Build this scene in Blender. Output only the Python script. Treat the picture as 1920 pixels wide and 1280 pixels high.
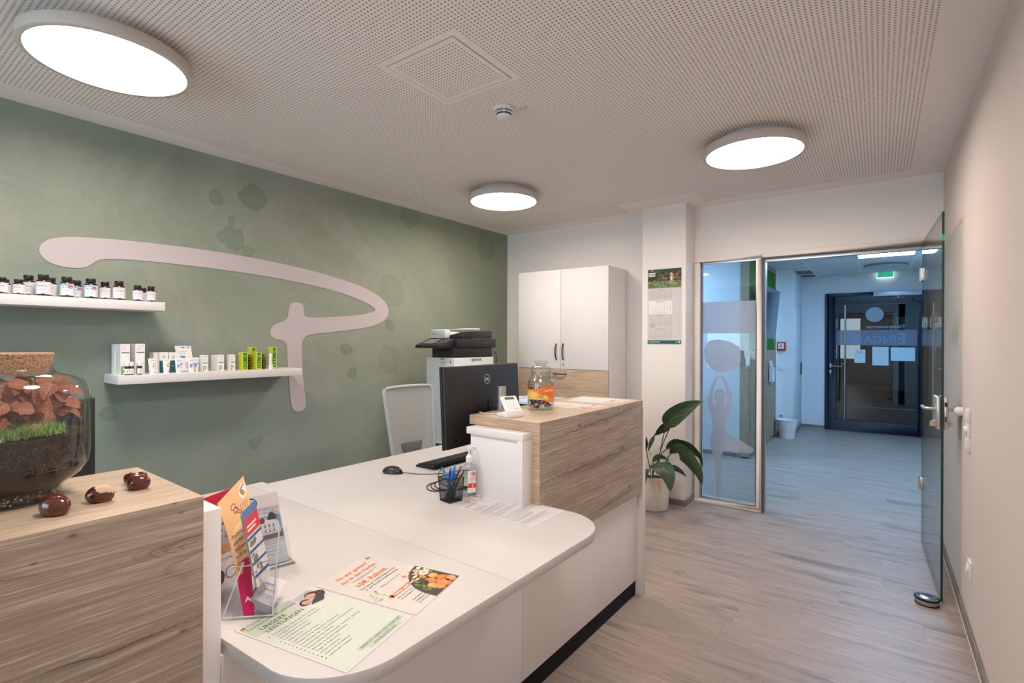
import bpy, bmesh, math, random
from mathutils import Matrix, Vector
import numpy as np
random.seed(7)
SC = bpy.context.scene
for o in list(bpy.data.objects):
    bpy.data.objects.remove(o, do_unlink=True)

# ------------------------------------------------------------------ camera
YAW, PITCH, ROLL, CAMH, FPX = math.radians(35.78), math.radians(.03), math.radians(.245), 1.45, 955.0
def cam_dir(x3, y3):
    cr, sr, cp, sp = math.cos(ROLL), math.sin(ROLL), math.cos(PITCH), math.sin(PITCH)
    x = x3*cr + y3*sr; y2 = -x3*sr + y3*cr
    y = y2*cp + sp; z = -y2*sp + cp
    return Vector((x*math.cos(YAW)-z*math.sin(YAW), x*math.sin(YAW)+z*math.cos(YAW), -y))
fw = cam_dir(0, 0); rt = cam_dir(1, 0)-fw; dn = cam_dir(0, 1)-fw
cam = bpy.data.cameras.new('camera'); camo = bpy.data.objects.new('camera', cam)
SC.collection.objects.link(camo); SC.camera = camo
m = Matrix.Identity(4)
for i in range(3):
    m[i][0] = rt[i]; m[i][1] = -dn[i]; m[i][2] = -fw[i]
m[2][3] = CAMH
camo.matrix_world = m
cam.sensor_width = 36; cam.lens = FPX/1920*36; cam.clip_start = .02; cam.clip_end = 100

# ------------------------------------------------------------------ world, exposure
w = bpy.data.worlds.new('world'); SC.world = w; w.use_nodes = True
bg = w.node_tree.nodes['Background']; bg.inputs[0].default_value = (.78, .87, 1, 1); bg.inputs[1].default_value = 7.0
vs = SC.view_settings
vs.view_transform = 'Standard'; vs.look = 'None'; vs.gamma = 1; vs.use_curve_mapping = False
vs.exposure = 0.10
SC.cycles.max_bounces = 10; SC.cycles.diffuse_bounces = 5; SC.cycles.glossy_bounces = 5
SC.cycles.transparent_max_bounces = 24; SC.cycles.transmission_bounces = 8
SC.cycles.caustics_reflective = False; SC.cycles.caustics_refractive = False
SC.cycles.sample_clamp_indirect = 6
SC.cycles.use_denoising = True
LAMP_E, LAMP_C = 34.0, (1.0, .875, .785)
HALL_E, HALL_C = 70.0, (.33, .61, 1.0)

# ------------------------------------------------------------------ materials
def lin(c):
    return tuple(((v/255)/12.92 if v/255 <= .04045 else ((v/255+.055)/1.055)**2.4) for v in c[:3]) + (1,)
_M = {}
def mat(name, col=(200, 200, 200), rough=.5, metal=0, spec=.5, emit=None, es=1, bump=0, bscale=200, trans=0, coat=0):
    if name in _M: return _M[name]
    M = bpy.data.materials.new(name); M.use_nodes = True; _M[name] = M
    n = M.node_tree.nodes; l = M.node_tree.links; b = n['Principled BSDF']
    b.inputs['Base Color'].default_value = lin(col); b.inputs['Roughness'].default_value = rough
    b.inputs['Metallic'].default_value = metal; b.inputs['Specular IOR Level'].default_value = spec
    b.inputs['Coat Weight'].default_value = coat
    if emit: b.inputs['Emission Color'].default_value = tuple(emit)+(1,); b.inputs['Emission Strength'].default_value = es
    # faint procedural variation
    tc = n.new('ShaderNodeTexCoord'); nz = n.new('ShaderNodeTexNoise'); nz.inputs['Scale'].default_value = bscale if bump else 6
    l.new(tc.outputs['Object'], nz.inputs['Vector'])
    if bump:
        bp = n.new('ShaderNodeBump'); bp.inputs['Strength'].default_value = bump; bp.inputs['Distance'].default_value = .001
        l.new(nz.outputs['Fac'], bp.inputs['Height']); l.new(bp.outputs[0], b.inputs['Normal'])
    else:
        hs = n.new('ShaderNodeHueSaturation'); hs.inputs['Color'].default_value = lin(col)
        mr = n.new('ShaderNodeMapRange'); mr.inputs[3].default_value = .975; mr.inputs[4].default_value = 1.025
        l.new(nz.outputs['Fac'], mr.inputs[0]); l.new(mr.outputs[0], hs.inputs['Value']); l.new(hs.outputs[0], b.inputs['Base Color'])
    return M

class NT:
    """small node-graph helper"""
    def __init__(s, name):
        s.M = bpy.data.materials.new(name); s.M.use_nodes = True; _M[name] = s.M
        s.n = s.M.node_tree.nodes; s.l = s.M.node_tree.links; s.b = s.n['Principled BSDF']; s.out = s.n['Material Output']
        s.tc = s.n.new('ShaderNodeTexCoord')
    def set(s, node, **k):
        for a, v in k.items(): setattr(node, a, v)
        return node
    def inp(s, sock, v):
        if hasattr(v, 'links') or isinstance(v, bpy.types.NodeSocket): s.l.new(v, sock)
        elif isinstance(v, (tuple, list)) and len(v) == 3 and sock.type == 'RGBA': sock.default_value = lin(v)
        else: sock.default_value = v
    def map(s, vec, scale=(1, 1, 1), loc=(0, 0, 0), rot=(0, 0, 0)):
        m = s.n.new('ShaderNodeMapping'); s.l.new(vec, m.inputs[0])
        m.inputs['Scale'].default_value = scale; m.inputs['Location'].default_value = loc; m.inputs['Rotation'].default_value = rot
        return m.outputs[0]
    def noise(s, vec, scale, detail=4, rough=.55, dist=0, out='Fac'):
        t = s.n.new('ShaderNodeTexNoise'); s.l.new(vec, t.inputs['Vector'])
        t.inputs['Scale'].default_value = scale; t.inputs['Detail'].default_value = detail
        t.inputs['Roughness'].default_value = rough; t.inputs['Distortion'].default_value = dist
        return t.outputs[out]
    def math(s, op, a, b=None, c=None, clamp=False):
        t = s.n.new('ShaderNodeMath'); t.operation = op; t.use_clamp = clamp
        for i, v in enumerate((a, b, c)):
            if v is not None: s.inp(t.inputs[i], v)
        return t.outputs[0]
    def ramp(s, fac, stops, interp='LINEAR'):
        t = s.n.new('ShaderNodeValToRGB'); s.l.new(fac, t.inputs[0]); t.color_ramp.interpolation = interp
        e = t.color_ramp.elements
        while len(e) < len(stops): e.new(.5)
        for el, (p, c) in zip(e, stops):
            el.position = p; el.color = lin(c) if not isinstance(c, (int, float)) else (c, c, c, 1)
        return t.outputs[0]
    def mix(s, fac, a, b, mode='MIX'):
        t = s.n.new('ShaderNodeMix'); t.data_type = 'RGBA'; t.blend_type = mode
        s.inp(t.inputs[0], fac); s.inp(t.inputs[6], a); s.inp(t.inputs[7], b); return t.outputs[2]
    def bump(s, h, strength=.3, dist=.002):
        t = s.n.new('ShaderNodeBump'); t.inputs['Strength'].default_value = strength; t.inputs['Distance'].default_value = dist
        s.l.new(h, t.inputs['Height']); s.l.new(t.outputs[0], s.b.inputs['Normal']); return t
    def sep(s, vec):
        t = s.n.new('ShaderNodeSeparateXYZ'); s.l.new(vec, t.inputs[0]); return t.outputs
    def rgh(s, v): s.inp(s.b.inputs['Roughness'], v)
    def col(s, v): s.inp(s.b.inputs['Base Color'], v)

def glass(name, tint=(235, 245, 240), refl=1.0, edge=None, rough=0.0, haze=0, hazecol=(230, 235, 235)):
    """thin clear pane or wall of a vessel: transparency plus Fresnel reflection"""
    if name in _M: return _M[name]
    g = NT(name); g.n.remove(g.b)
    tr = g.n.new('ShaderNodeBsdfTransparent'); tr.inputs[0].default_value = lin(tint)
    gl = g.n.new('ShaderNodeBsdfGlossy'); gl.inputs['Roughness'].default_value = rough
    fr = g.n.new('ShaderNodeFresnel'); ge = g.n.new('ShaderNodeNewGeometry')
    g.l.new(g.math('SUBTRACT', 1.5, g.math('MULTIPLY', ge.outputs['Backfacing'], 1.5-1/1.5)), fr.inputs[0])
    f = g.math('MULTIPLY', fr.outputs[0], refl, clamp=True)
    base = tr.outputs[0]
    if edge:
        lw = g.n.new('ShaderNodeLayerWeight'); lw.inputs[0].default_value = .35
        p = g.math('POWER', lw.outputs['Facing'], edge[1])
        c = g.mix(p, tint, edge[0]); g.l.new(c, tr.inputs[0])
    if haze:
        df = g.n.new('ShaderNodeBsdfDiffuse'); df.inputs[0].default_value = lin(hazecol)
        mh = g.n.new('ShaderNodeMixShader'); mh.inputs[0].default_value = haze
        g.l.new(base, mh.inputs[1]); g.l.new(df.outputs[0], mh.inputs[2]); base = mh.outputs[0]
    mx = g.n.new('ShaderNodeMixShader'); g.l.new(f, mx.inputs[0]); g.l.new(base, mx.inputs[1]); g.l.new(gl.outputs[0], mx.inputs[2])
    g.l.new(mx.outputs[0], g.out.inputs[0]); return g.M

def wood_mat(name, light, mid, dark, axis, seed=0, rough=.5, cracks=.75, marks=(), knots=(), arches=()):
    """oak decor laminate; grain runs along object axis (0 x, 1 y)"""
    g = NT(name)
    s = [9, 9, 9]; s[axis] = .45
    v = g.map(g.tc.outputs['Object'], tuple(s), (seed, seed*1.7, seed*.3))
    v2 = g.map(g.tc.outputs['Object'], tuple([60 if i != axis else 1.3 for i in range(3)]), (seed, 0, 0))
    v3 = g.map(g.tc.outputs['Object'], tuple([2.6 if i != axis else .8 for i in range(3)]), (seed*2.1, seed, 4))
    broad = g.noise(v, .8, 4, .6, .6); fine = g.noise(v2, 1.6, 5, .7)
    big = g.noise(v3, 1.1, 3, .5, .8)
    c = g.ramp(broad, ((.12, dark), (.5, mid), (.88, light)))
    c = g.mix(g.ramp(big, ((.3, .35), (.6, 0))), c, dark)
    vf = g.map(g.tc.outputs['Object'], tuple([190 if i != axis else 4.0 for i in range(3)]), (seed, 3, 1)); hair = g.noise(vf, 1.5, 4, .7)
    c = g.mix(g.ramp(hair, ((.40, .75), (.53, 0))), c, tuple(int(k*.80) for k in mid))
    c = g.mix(g.ramp(fine, ((.36, .55), (.56, .0))), c, tuple(int(k*.80) for k in mid))
    c = g.mix(g.ramp(hair, ((.54, 0), (.66, .55))), c, tuple(min(255, int(k*1.12)) for k in light))
    # soft cathedral figure from a warped height field
    sw = [2.6, 2.6, 2.6]; sw[axis] = .42
    fld = g.noise(g.map(g.tc.outputs['Object'], tuple(sw), (seed*.7, .3, seed*.2)), 1, 2, .35, .5)
    rg = g.math('ABSOLUTE', g.math('SUBTRACT', g.math('FRACT', g.math('MULTIPLY', fld, 26)), .5))
    msk = g.ramp(g.noise(g.map(g.tc.outputs['Object'], tuple(sw), (seed, 4.3, 2)), .9, 2), ((.42, 0), (.62, 1)))
    c = g.mix(g.math('MULTIPLY', g.math('MULTIPLY', g.ramp(rg, ((0, .55), (.22, 0))), msk), cracks), c, tuple(int(k*.80) for k in dark))
    cr = g.noise(g.map(g.tc.outputs['Object'], tuple([3.4 if i != axis else .42 for i in range(3)]), (3+seed, 1, seed)), 1, 3, .45, .35)
    band = g.math('ABSOLUTE', g.math('SUBTRACT', cr, .56))
    brk = g.ramp(g.noise(g.map(g.tc.outputs['Object'], (3, 3, 3), (seed, 9, 5)), 1, 2), ((.46, 0), (.56, 1)))
    c = g.mix(g.math('MULTIPLY', g.math('MULTIPLY', g.ramp(band, ((0, 1.), (.0060, 0))), brk), cracks), c, tuple(int(k*.42) for k in dark))
    vo = g.n.new('ShaderNodeTexVoronoi'); vo.feature = 'F1'
    wob_ = g.noise(g.tc.outputs['Object'], 14, 2, .5, out='Color'); av = g.n.new('ShaderNodeVectorMath'); av.operation = 'MULTIPLY_ADD'
    g.l.new(wob_, av.inputs[0]); av.inputs[1].default_value = (.02, .02, .02); g.l.new(g.tc.outputs['Object'], av.inputs[2])
    g.l.new(g.map(av.outputs[0], tuple([3.4 if i != axis else 1.6 for i in range(3)]), (seed+.3, .2, .6)), vo.inputs['Vector'])
    vo.inputs['Scale'].default_value = 1.15
    kd = vo.outputs['Distance']
    c = g.mix(g.math('MULTIPLY', g.ramp(kd, ((0, .85), (.022, .6), (.05, .25), (.085, 0))), cracks), c, tuple(int(k*.5) for k in dark))
    if marks or knots or arches:
        pp = g.sep(g.tc.outputs['Object']); yy, zz = pp[1], pp[2]
        w1 = g.math('MULTIPLY', g.math('SUBTRACT', g.noise(g.map(g.tc.outputs['Object'], (0, 9, 2.5), (seed, 0, 0)), 1, 3, .6), .5), .030)
        for (y0, z0, y1, z1, amp, wid, st_) in marks:
            t_ = g.math('DIVIDE', g.math('SUBTRACT', yy, y0), y1-y0)
            zl = g.math('ADD', g.math('ADD', z0, g.math('MULTIPLY', t_, z1-z0)), g.math('MULTIPLY', w1, amp))
            env = g.math('MULTIPLY', g.math('MULTIPLY', t_, g.math('SUBTRACT', 1, t_), clamp=True), 4.5, clamp=True)
            dz = g.math('ABSOLUTE', g.math('SUBTRACT', zz, zl))
            m1 = g.math('SUBTRACT', 1, g.math('DIVIDE', dz, g.math('MULTIPLY', g.math('ADD', env, .02), wid)), clamp=True)
            m2 = g.math('MULTIPLY', g.math('SUBTRACT', 1, g.math('DIVIDE', dz, wid*7), clamp=True), .35)
            mm = g.math('MULTIPLY', g.math('MAXIMUM', g.math('POWER', m1, .6), m2), g.math('MULTIPLY', env, st_))
            c = g.mix(mm, c, tuple(int(k*.48) for k in dark))
        for (ky, kz, kr) in knots:
            dy = g.math('DIVIDE', g.math('SUBTRACT', yy, ky), 1.8); dz = g.math('SUBTRACT', g.math('SUBTRACT', zz, kz), g.math('MULTIPLY', w1, .5))
            d_ = g.math('DIVIDE', g.math('SQRT', g.math('ADD', g.math('MULTIPLY', dy, dy), g.math('MULTIPLY', dz, dz))), kr)
            c = g.mix(g.ramp(d_, ((0, .85), (.35, .55), (.6, .2), (1, 0))), c, tuple(int(k*.5) for k in dark))
        for (ay, az, aa, ab_) in arches:
            dy = g.math('DIVIDE', g.math('SUBTRACT', yy, ay), aa); dz = g.math('DIVIDE', g.math('ADD', g.math('SUBTRACT', zz, az), g.math('MULTIPLY', w1, .9)), ab_)
            d_ = g.math('SQRT', g.math('ADD', g.math('MULTIPLY', dy, dy), g.math('MULTIPLY', dz, dz)))
            rg_ = g.ramp(g.math('ABSOLUTE', g.math('SUBTRACT', g.math('FRACT', g.math('MULTIPLY', d_, 6)), .5)), ((0, 1), (.22, 0)))
            fall = g.ramp(d_, ((0, .65), (.6, .5), (1, 0)))
            c = g.mix(g.math('MULTIPLY', rg_, fall), c, tuple(int(k*.72) for k in dark))
    g.col(c); g.rgh(rough); g.bump(fine, .12, .001)
    return g.M

WHITE = mat('white_laminate', (222, 219, 218), .5, spec=.3)
WHITE2 = mat('white_melamine', (226, 223, 222), .55, spec=.25)
WALLP = mat('white_wall_paint', (238, 233, 228), .85, bump=.05, bscale=300)
BLACK = mat('black_plastic', (26, 24, 26), .42)
BLACKM = mat('black_satin', (9, 8, 8), .6, spec=.25)
WHITET = mat('white_worktop', (204, 199, 196), .5, spec=.35)
WHITEF = mat('white_front_lifted', (240, 235, 231), .5, spec=.3)  # white laminate lightened, light missing on the desk front put into its colour
DGREY = mat('dark_grey_plastic', (52, 50, 54), .45)
STEEL = mat('brushed_steel', (188, 186, 182), .28, metal=1)
CHROME = mat('chrome', (215, 215, 215), .1, metal=1)
PAPER = mat('white_paper', (212, 208, 207), .55)
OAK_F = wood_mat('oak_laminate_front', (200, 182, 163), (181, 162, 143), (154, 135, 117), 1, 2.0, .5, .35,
    [(-.48, .250, .56, .312, 1.0, .0032, .9), (-.48, .088, .56, .096, 1.3, .0042, .95), (-.42, .062, .40, .085, 1.1, .0025, .6), (-.06, -.162, .56, -.118, 1., .0030, .8), (-.30, .205, .35, .232, 1.2, .0022, .5), (-.20, -.02, .56, .02, 1.4, .0018, .4)],
    [(-.158, .287, .014), (.287, .109, .018), (.382, -.115, .014), (.247, .322, .010), (.023, .320, .008)], [(-.44, .085, .26, .060), (.30, .115, .10, .035)])
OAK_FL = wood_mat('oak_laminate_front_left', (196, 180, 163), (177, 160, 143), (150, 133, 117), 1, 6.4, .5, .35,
    [(.08, .280, .345, .262, .5, .0014, .9), (.44, .245, .60, .262, .5, .0013, .9), (.22, .088, .60, .082, .9, .0020, 1.), (.05, .140, .45, .150, 1., .0010, .45), (.30, .052, .60, .066, .9, .0011, .6)],
    [(.349, .315, .0085), (.297, .284, .005), (.527, .067, .008), (.522, .312, .005), (.510, .335, .006)], [(.56, .245, .16, .030), (.56, .085, .12, .026)])
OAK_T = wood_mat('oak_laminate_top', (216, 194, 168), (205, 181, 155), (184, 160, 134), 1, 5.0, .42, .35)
OAK_E = wood_mat('oak_laminate_edge', (216, 190, 164), (198, 171, 146), (172, 145, 121), 0, 8.0)
OAK_C = wood_mat('oak_laminate_cabinet', (206, 182, 156), (192, 166, 140), (170, 143, 117), 0, 11.0, .5, .6)

# wallpaper
g = NT('green_wallpaper')
oc = g.tc.outputs['Object']
a = g.noise(oc, .55, 5, .62, .8); b2 = g.noise(g.map(oc, (1, 1, 1), (5, 3, 9)), 1.7, 6, .65, 1.5)
c = g.ramp(a, ((.3, (118, 134, 119)), (.48, (143, 151, 137)), (.62, (160, 161, 150)), (.75, (135, 145, 126))))
c = g.mix(g.ramp(b2, ((.42, 0.), (.5, .30), (.54, .05), (.75, .35))), c, (121, 138, 121))
sx = g.sep(oc)
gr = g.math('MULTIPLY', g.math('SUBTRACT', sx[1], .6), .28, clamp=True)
c = g.mix(g.math('MULTIPLY', gr, .55), c, (138, 148, 122))  # olive towards the far end, tint of the light put into the colour
# grey-teal on the lower near part, cool light put into the colour
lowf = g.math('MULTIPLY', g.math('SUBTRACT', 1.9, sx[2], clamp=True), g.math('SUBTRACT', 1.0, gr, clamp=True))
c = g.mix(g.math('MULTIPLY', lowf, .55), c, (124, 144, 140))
wob = g.noise(oc, 6, 3, .6, out='Color')
for (yy, zz, r, k) in [(1.614, 2.154, .085, .4), (1.75, 2.451, .10, .42), (1.497, 2.40, .05, .45), (1.60, 2.26, .035, .4), (1.725, 2.08, .05, .35),
                       (2.959, 1.577, .06, .4), (2.518, 1.371, .05, .45), (2.56, 1.166, .05, .4), (2.961, 1.276, .13, .22), (2.988, 1.9, .15, .2),
                       (1.783, .718, .05, .35), (.917, 1.02, .05, .45), (4.3, 2.5, .16, .25), (3.2, 2.62, .12, .3)]:
    dd = g.n.new('ShaderNodeVectorMath'); dd.operation = 'ADD'
    mv = g.n.new('ShaderNodeVectorMath'); mv.operation = 'SCALE'; g.l.new(wob, mv.inputs[0]); mv.inputs['Scale'].default_value = .14
    g.l.new(oc, dd.inputs[0]); g.l.new(mv.outputs[0], dd.inputs[1])
    ds = g.n.new('ShaderNodeVectorMath'); ds.operation = 'DISTANCE'; g.l.new(dd.outputs[0], ds.inputs[0])
    ds.inputs[1].default_value = (.07, yy+.07, zz+.07)
    f = g.math('DIVIDE', ds.outputs['Value'], r)
    f = g.ramp(f, ((.0, k*.7), (.86, k), (.93, k*1.35), (1., 0)))
    c = g.mix(f, c, (98, 117, 92))
g.col(c); g.rgh(.85)
wv = g.noise(g.map(oc, (1, 60, 150), (0, 0, 0), (.5, 0, 0)), 1, 2, .5)
g.bump(wv, .35, .003)
GREENWALL = g.M

# perforated plasterboard ceiling, world coordinates
def perf_mat(name, rects, holes):
    g = NT(name); p = g.sep(g.tc.outputs['Object']); P = .0182
    def fr(v): return g.math('SUBTRACT', g.math('FRACT', g.math('DIVIDE', v, P)), .5)
    fx, fy = fr(p[0]), fr(p[1])
    d = g.math('SQRT', g.math('ADD', g.math('MULTIPLY', fx, fx), g.math('MULTIPLY', fy, fy)))
    dot = g.math('SUBTRACT', 1, g.math('SMOOTH_MIN', g.math('MULTIPLY', g.math('MAXIMUM', g.math('SUBTRACT', d, .19), 0), 14), 1, .01), clamp=True)
    def inside(r):
        a = g.math('MULTIPLY', g.math('GREATER_THAN', p[0], r[0]), g.math('LESS_THAN', p[0], r[1]))
        b = g.math('MULTIPLY', g.math('GREATER_THAN', p[1], r[2]), g.math('LESS_THAN', p[1], r[3]))
        return g.math('MULTIPLY', a, b)
    mk = None
    for r in rects: mk = inside(r) if mk is None else g.math('MAXIMUM', mk, inside(r))
    for r in holes: mk = g.math('MULTIPLY', mk, g.math('SUBTRACT', 1, inside(r)))
    f = g.math('MULTIPLY', dot, mk)
    g.col(g.mix(f, (240, 234, 229), (152, 138, 127))); g.rgh(.9)
    bp = g.bump(g.math('SUBTRACT', 1, f), .5, .002)
    return g.M

g = NT('vinyl_planks')
oi = g.n.new('ShaderNodeObjectInfo')
cb = g.n.new('ShaderNodeCombineXYZ'); g.l.new(g.math('MULTIPLY', oi.outputs['Random'], 37), cb.inputs[0]); g.l.new(g.math('MULTIPLY', oi.outputs['Random'], 91), cb.inputs[1])
ad = g.n.new('ShaderNodeVectorMath'); g.l.new(g.tc.outputs['Object'], ad.inputs[0]); g.l.new(cb.outputs[0], ad.inputs[1])
pv = ad.outputs[0]
br = g.noise(g.map(pv, (1.6, 14, 1)), 1, 5, .62, 1.0); fn = g.noise(g.map(pv, (3.5, 90, 1)), 1, 4, .7)
c = g.ramp(br, ((.25, (146, 130, 118)), (.46, (168, 151, 138)), (.62, (178, 163, 149)), (.8, (186, 171, 157))))
c = g.mix(g.ramp(fn, ((.34, .5), (.6, 0))), c, (136, 118, 106))
st = g.noise(g.map(pv, (1.0, 9, 1), (7, 2, 0)), 1.3, 3, .6, 1.6)
c = g.mix(g.ramp(g.math('ABSOLUTE', g.math('SUBTRACT', st, .60)), ((0, .6), (.022, 0))), c, (102, 90, 82))
kn = g.noise(g.map(pv, (1.5, 11, 1), (3, 8, 2)), 1, 2, .5, .6); c = g.mix(g.ramp(kn, ((.60, 0), (.70, .70))), c, (100, 91, 86))
hf = g.noise(g.map(pv, (7, 200, 1)), 1, 4, .7); c = g.mix(g.ramp(hf, ((.38, .5), (.52, 0))), c, (140, 124, 114))
c = g.mix(g.math('MULTIPLY', oi.outputs['Random'], .22), c, (150, 136, 126))
g.col(c); g.rgh(.42); g.bump(fn, .12, .001)
FLOOR = g.M

LAMPM = NT('warm_lamp_diffuser'); LAMPM.n.remove(LAMPM.b)
em = LAMPM.n.new('ShaderNodeEmission'); em.inputs[0].default_value = LAMP_C+(1,); em.inputs[1].default_value = LAMP_E
LAMPM.l.new(em.outputs[0], LAMPM.out.inputs[0]); LAMPM = LAMPM.M
HALLM = NT('cool_panel_diffuser'); HALLM.n.remove(HALLM.b)
em = HALLM.n.new('ShaderNodeEmission'); em.inputs[0].default_value = HALL_C+(1,); em.inputs[1].default_value = HALL_E
HALLM.l.new(em.outputs[0], HALLM.out.inputs[0]); HALLM = HALLM.M

# ------------------------------------------------------------------ geometry helpers
DEL = math.radians(1.60)                      # the green wall and the counter stand 1.6 degrees off the rest
def K2W(p):
    x, y, z = p; c, s = math.cos(DEL), math.sin(DEL)
    return (x*c+y*s, -x*s+y*c, z)

class B:
    def __init__(s): s.v = []; s.f = []; s.m = []
    def add(s, v, f, m=0):
        o = len(s.v); s.v += [tuple(q) for q in v]; s.f += [tuple(i+o for i in q) for q in f]; s.m += [m]*len(f); return s
    def box(s, x0, x1, y0, y1, z0, z1, m=0):
        v = [(x, y, z) for x in (x0, x1) for y in (y0, y1) for z in (z0, z1)]
        return s.add(v, [(0, 1, 3, 2), (4, 6, 7, 5), (0, 4, 5, 1), (2, 3, 7, 6), (0, 2, 6, 4), (1, 5, 7, 3)], m)
    def hexa(s, bot, top, m=0):
        return s.add(list(bot)+list(top), [(3, 2, 1, 0), (4, 5, 6, 7)]+[(i, (i+1) % 4, 4+(i+1) % 4, 4+i) for i in range(4)], m)
    def prism(s, poly, z0, z1, m=0):
        n = len(poly)
        return s.add([(x, y, z0) for x, y in poly]+[(x, y, z1) for x, y in poly],
                     [tuple(range(n))[::-1], tuple(range(n, 2*n))]+[(i, (i+1) % n, n+(i+1) % n, n+i) for i in range(n)], m)
    def extr(s, poly, o, ux, uy, d, m=0):
        o, ux, uy, d = map(Vector, (o, ux, uy, d)); n = len(poly)
        a = [o+ux*p[0]+uy*p[1] for p in poly]; b = [p+d for p in a]
        return s.add(a+b, [tuple(range(n))[::-1], tuple(range(n, 2*n))]+[(i, (i+1) % n, n+(i+1) % n, n+i) for i in range(n)], m)
    def lathe(s, prof, c=(0, 0, 0), n=32, m=0, closed=False, sc=(1, 1)):
        v = []; f = []; k = len(prof)
        for i in range(n):
            a = 2*math.pi*i/n
            for r, z in prof: v.append((c[0]+r*math.cos(a)*sc[0], c[1]+r*math.sin(a)*sc[1], c[2]+z))
        for i in range(n):
            j = (i+1) % n
            for q in range(k-1 if not closed else k):
                q2 = (q+1) % k; f.append((i*k+q, j*k+q, j*k+q2, i*k+q2))
        return s.add(v, f, m)
    def cyl(s, c, r, h, n=24, r2=None, m=0):
        r2 = r if r2 is None else r2
        return s.lathe([(0, 0), (r, 0), (r2, h), (0, h)], c, n, m)
    def tube(s, pts, r, n=8, m=0, cap=True):
        pts = [Vector(p) for p in pts]; k = len(pts); rs = r if isinstance(r, (list, tuple)) else [r]*k
        v = []; f = []; up = None
        for i, p in enumerate(pts):
            t = (pts[min(i+1, k-1)]-pts[max(i-1, 0)]).normalized()
            if up is None: up = Vector((0, 0, 1)) if abs(t.z) < .9 else Vector((1, 0, 0))
            a = t.cross(up).normalized(); b = a.cross(t).normalized(); up = b
            for j in range(n):
                q = 2*math.pi*j/n; v.append(p+(a*math.cos(q)+b*math.sin(q))*rs[i])
        for i in range(k-1):
            for j in range(n): f.append((i*n+j, i*n+(j+1) % n, (i+1)*n+(j+1) % n, (i+1)*n+j))
        if cap: f += [tuple(range(n))[::-1], tuple(range((k-1)*n, k*n))]
        return s.add(v, f, m)
    def sphere(s, c, r, nu=16, nv=10, m=0, fn=None):
        r = r if isinstance(r, (list, tuple)) else (r, r, r); v = []; f = []
        for i in range(nv+1):
            t = math.pi*i/nv
            for j in range(nu):
                p = 2*math.pi*j/nu; q = Vector((math.sin(t)*math.cos(p), math.sin(t)*math.sin(p), math.cos(t)))
                if fn: q = fn(q)
                v.append((c[0]+q.x*r[0], c[1]+q.y*r[1], c[2]+q.z*r[2]))
        for i in range(nv):
            for j in range(nu): f.append((i*nu+j, (i+1)*nu+j, (i+1)*nu+(j+1) % nu, i*nu+(j+1) % nu))
        return s.add(v, f, m)
    def xf(s, M):
        s.v = [tuple(M @ Vector(p)) for p in s.v]; return s
    def obj(s, name, mats, parent=None, bevel=0, smooth=True, seg=2, ang=35, off=None, noclean=False):
        me = bpy.data.meshes.new(name)
        v = s.v if off is None else [(p[0]-off[0], p[1]-off[1], p[2]-off[2]) for p in s.v]
        me.from_pydata(v, [], s.f)
        mats = mats if isinstance(mats, (list, tuple)) else [mats]
        for q in mats: me.materials.append(q)
        if len(mats) > 1: me.polygons.foreach_set('material_index', s.m)
        if not noclean:
            bm = bmesh.new(); bm.from_mesh(me)
            bmesh.ops.remove_doubles(bm, verts=bm.verts, dist=1e-6)
            bmesh.ops.recalc_face_normals(bm, faces=bm.faces)
            if bevel:
                es = [e for e in bm.edges if len(e.link_faces) == 2 and e.calc_face_angle(0) > .6]
                bmesh.ops.bevel(bm, geom=es, offset=bevel, segments=seg, profile=.5, affect='EDGES', clamp_overlap=True)
            bm.to_mesh(me); bm.free()
        if smooth:
            me.polygons.foreach_set('use_smooth', [True]*len(me.polygons))
            me.set_sharp_from_angle(angle=math.radians(min(ang, 25) if bevel else ang))
        o = bpy.data.objects.new(name, me); SC.collection.objects.link(o)
        if parent is not None: o.parent = parent
        return o

def tag(o, label, cat, group=None):
    o['label'] = label; o['category'] = cat
    if group: o['group'] = group
    return o
def place(o, loc, frame='K', rz=0):
    if frame == 'K': o.location = K2W(loc); o.rotation_euler = (0, 0, rz-DEL)
    else: o.location = loc; o.rotation_euler = (0, 0, rz)
    return o
def empty(name, label, cat, loc, frame='K', rz=0, group=None):
    o = bpy.data.objects.new(name, None); o.empty_display_size = .05; SC.collection.objects.link(o)
    place(o, loc, frame, rz); tag(o, label, cat, group); return o
def structure(o): o['kind'] = 'structure'; return o

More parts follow.
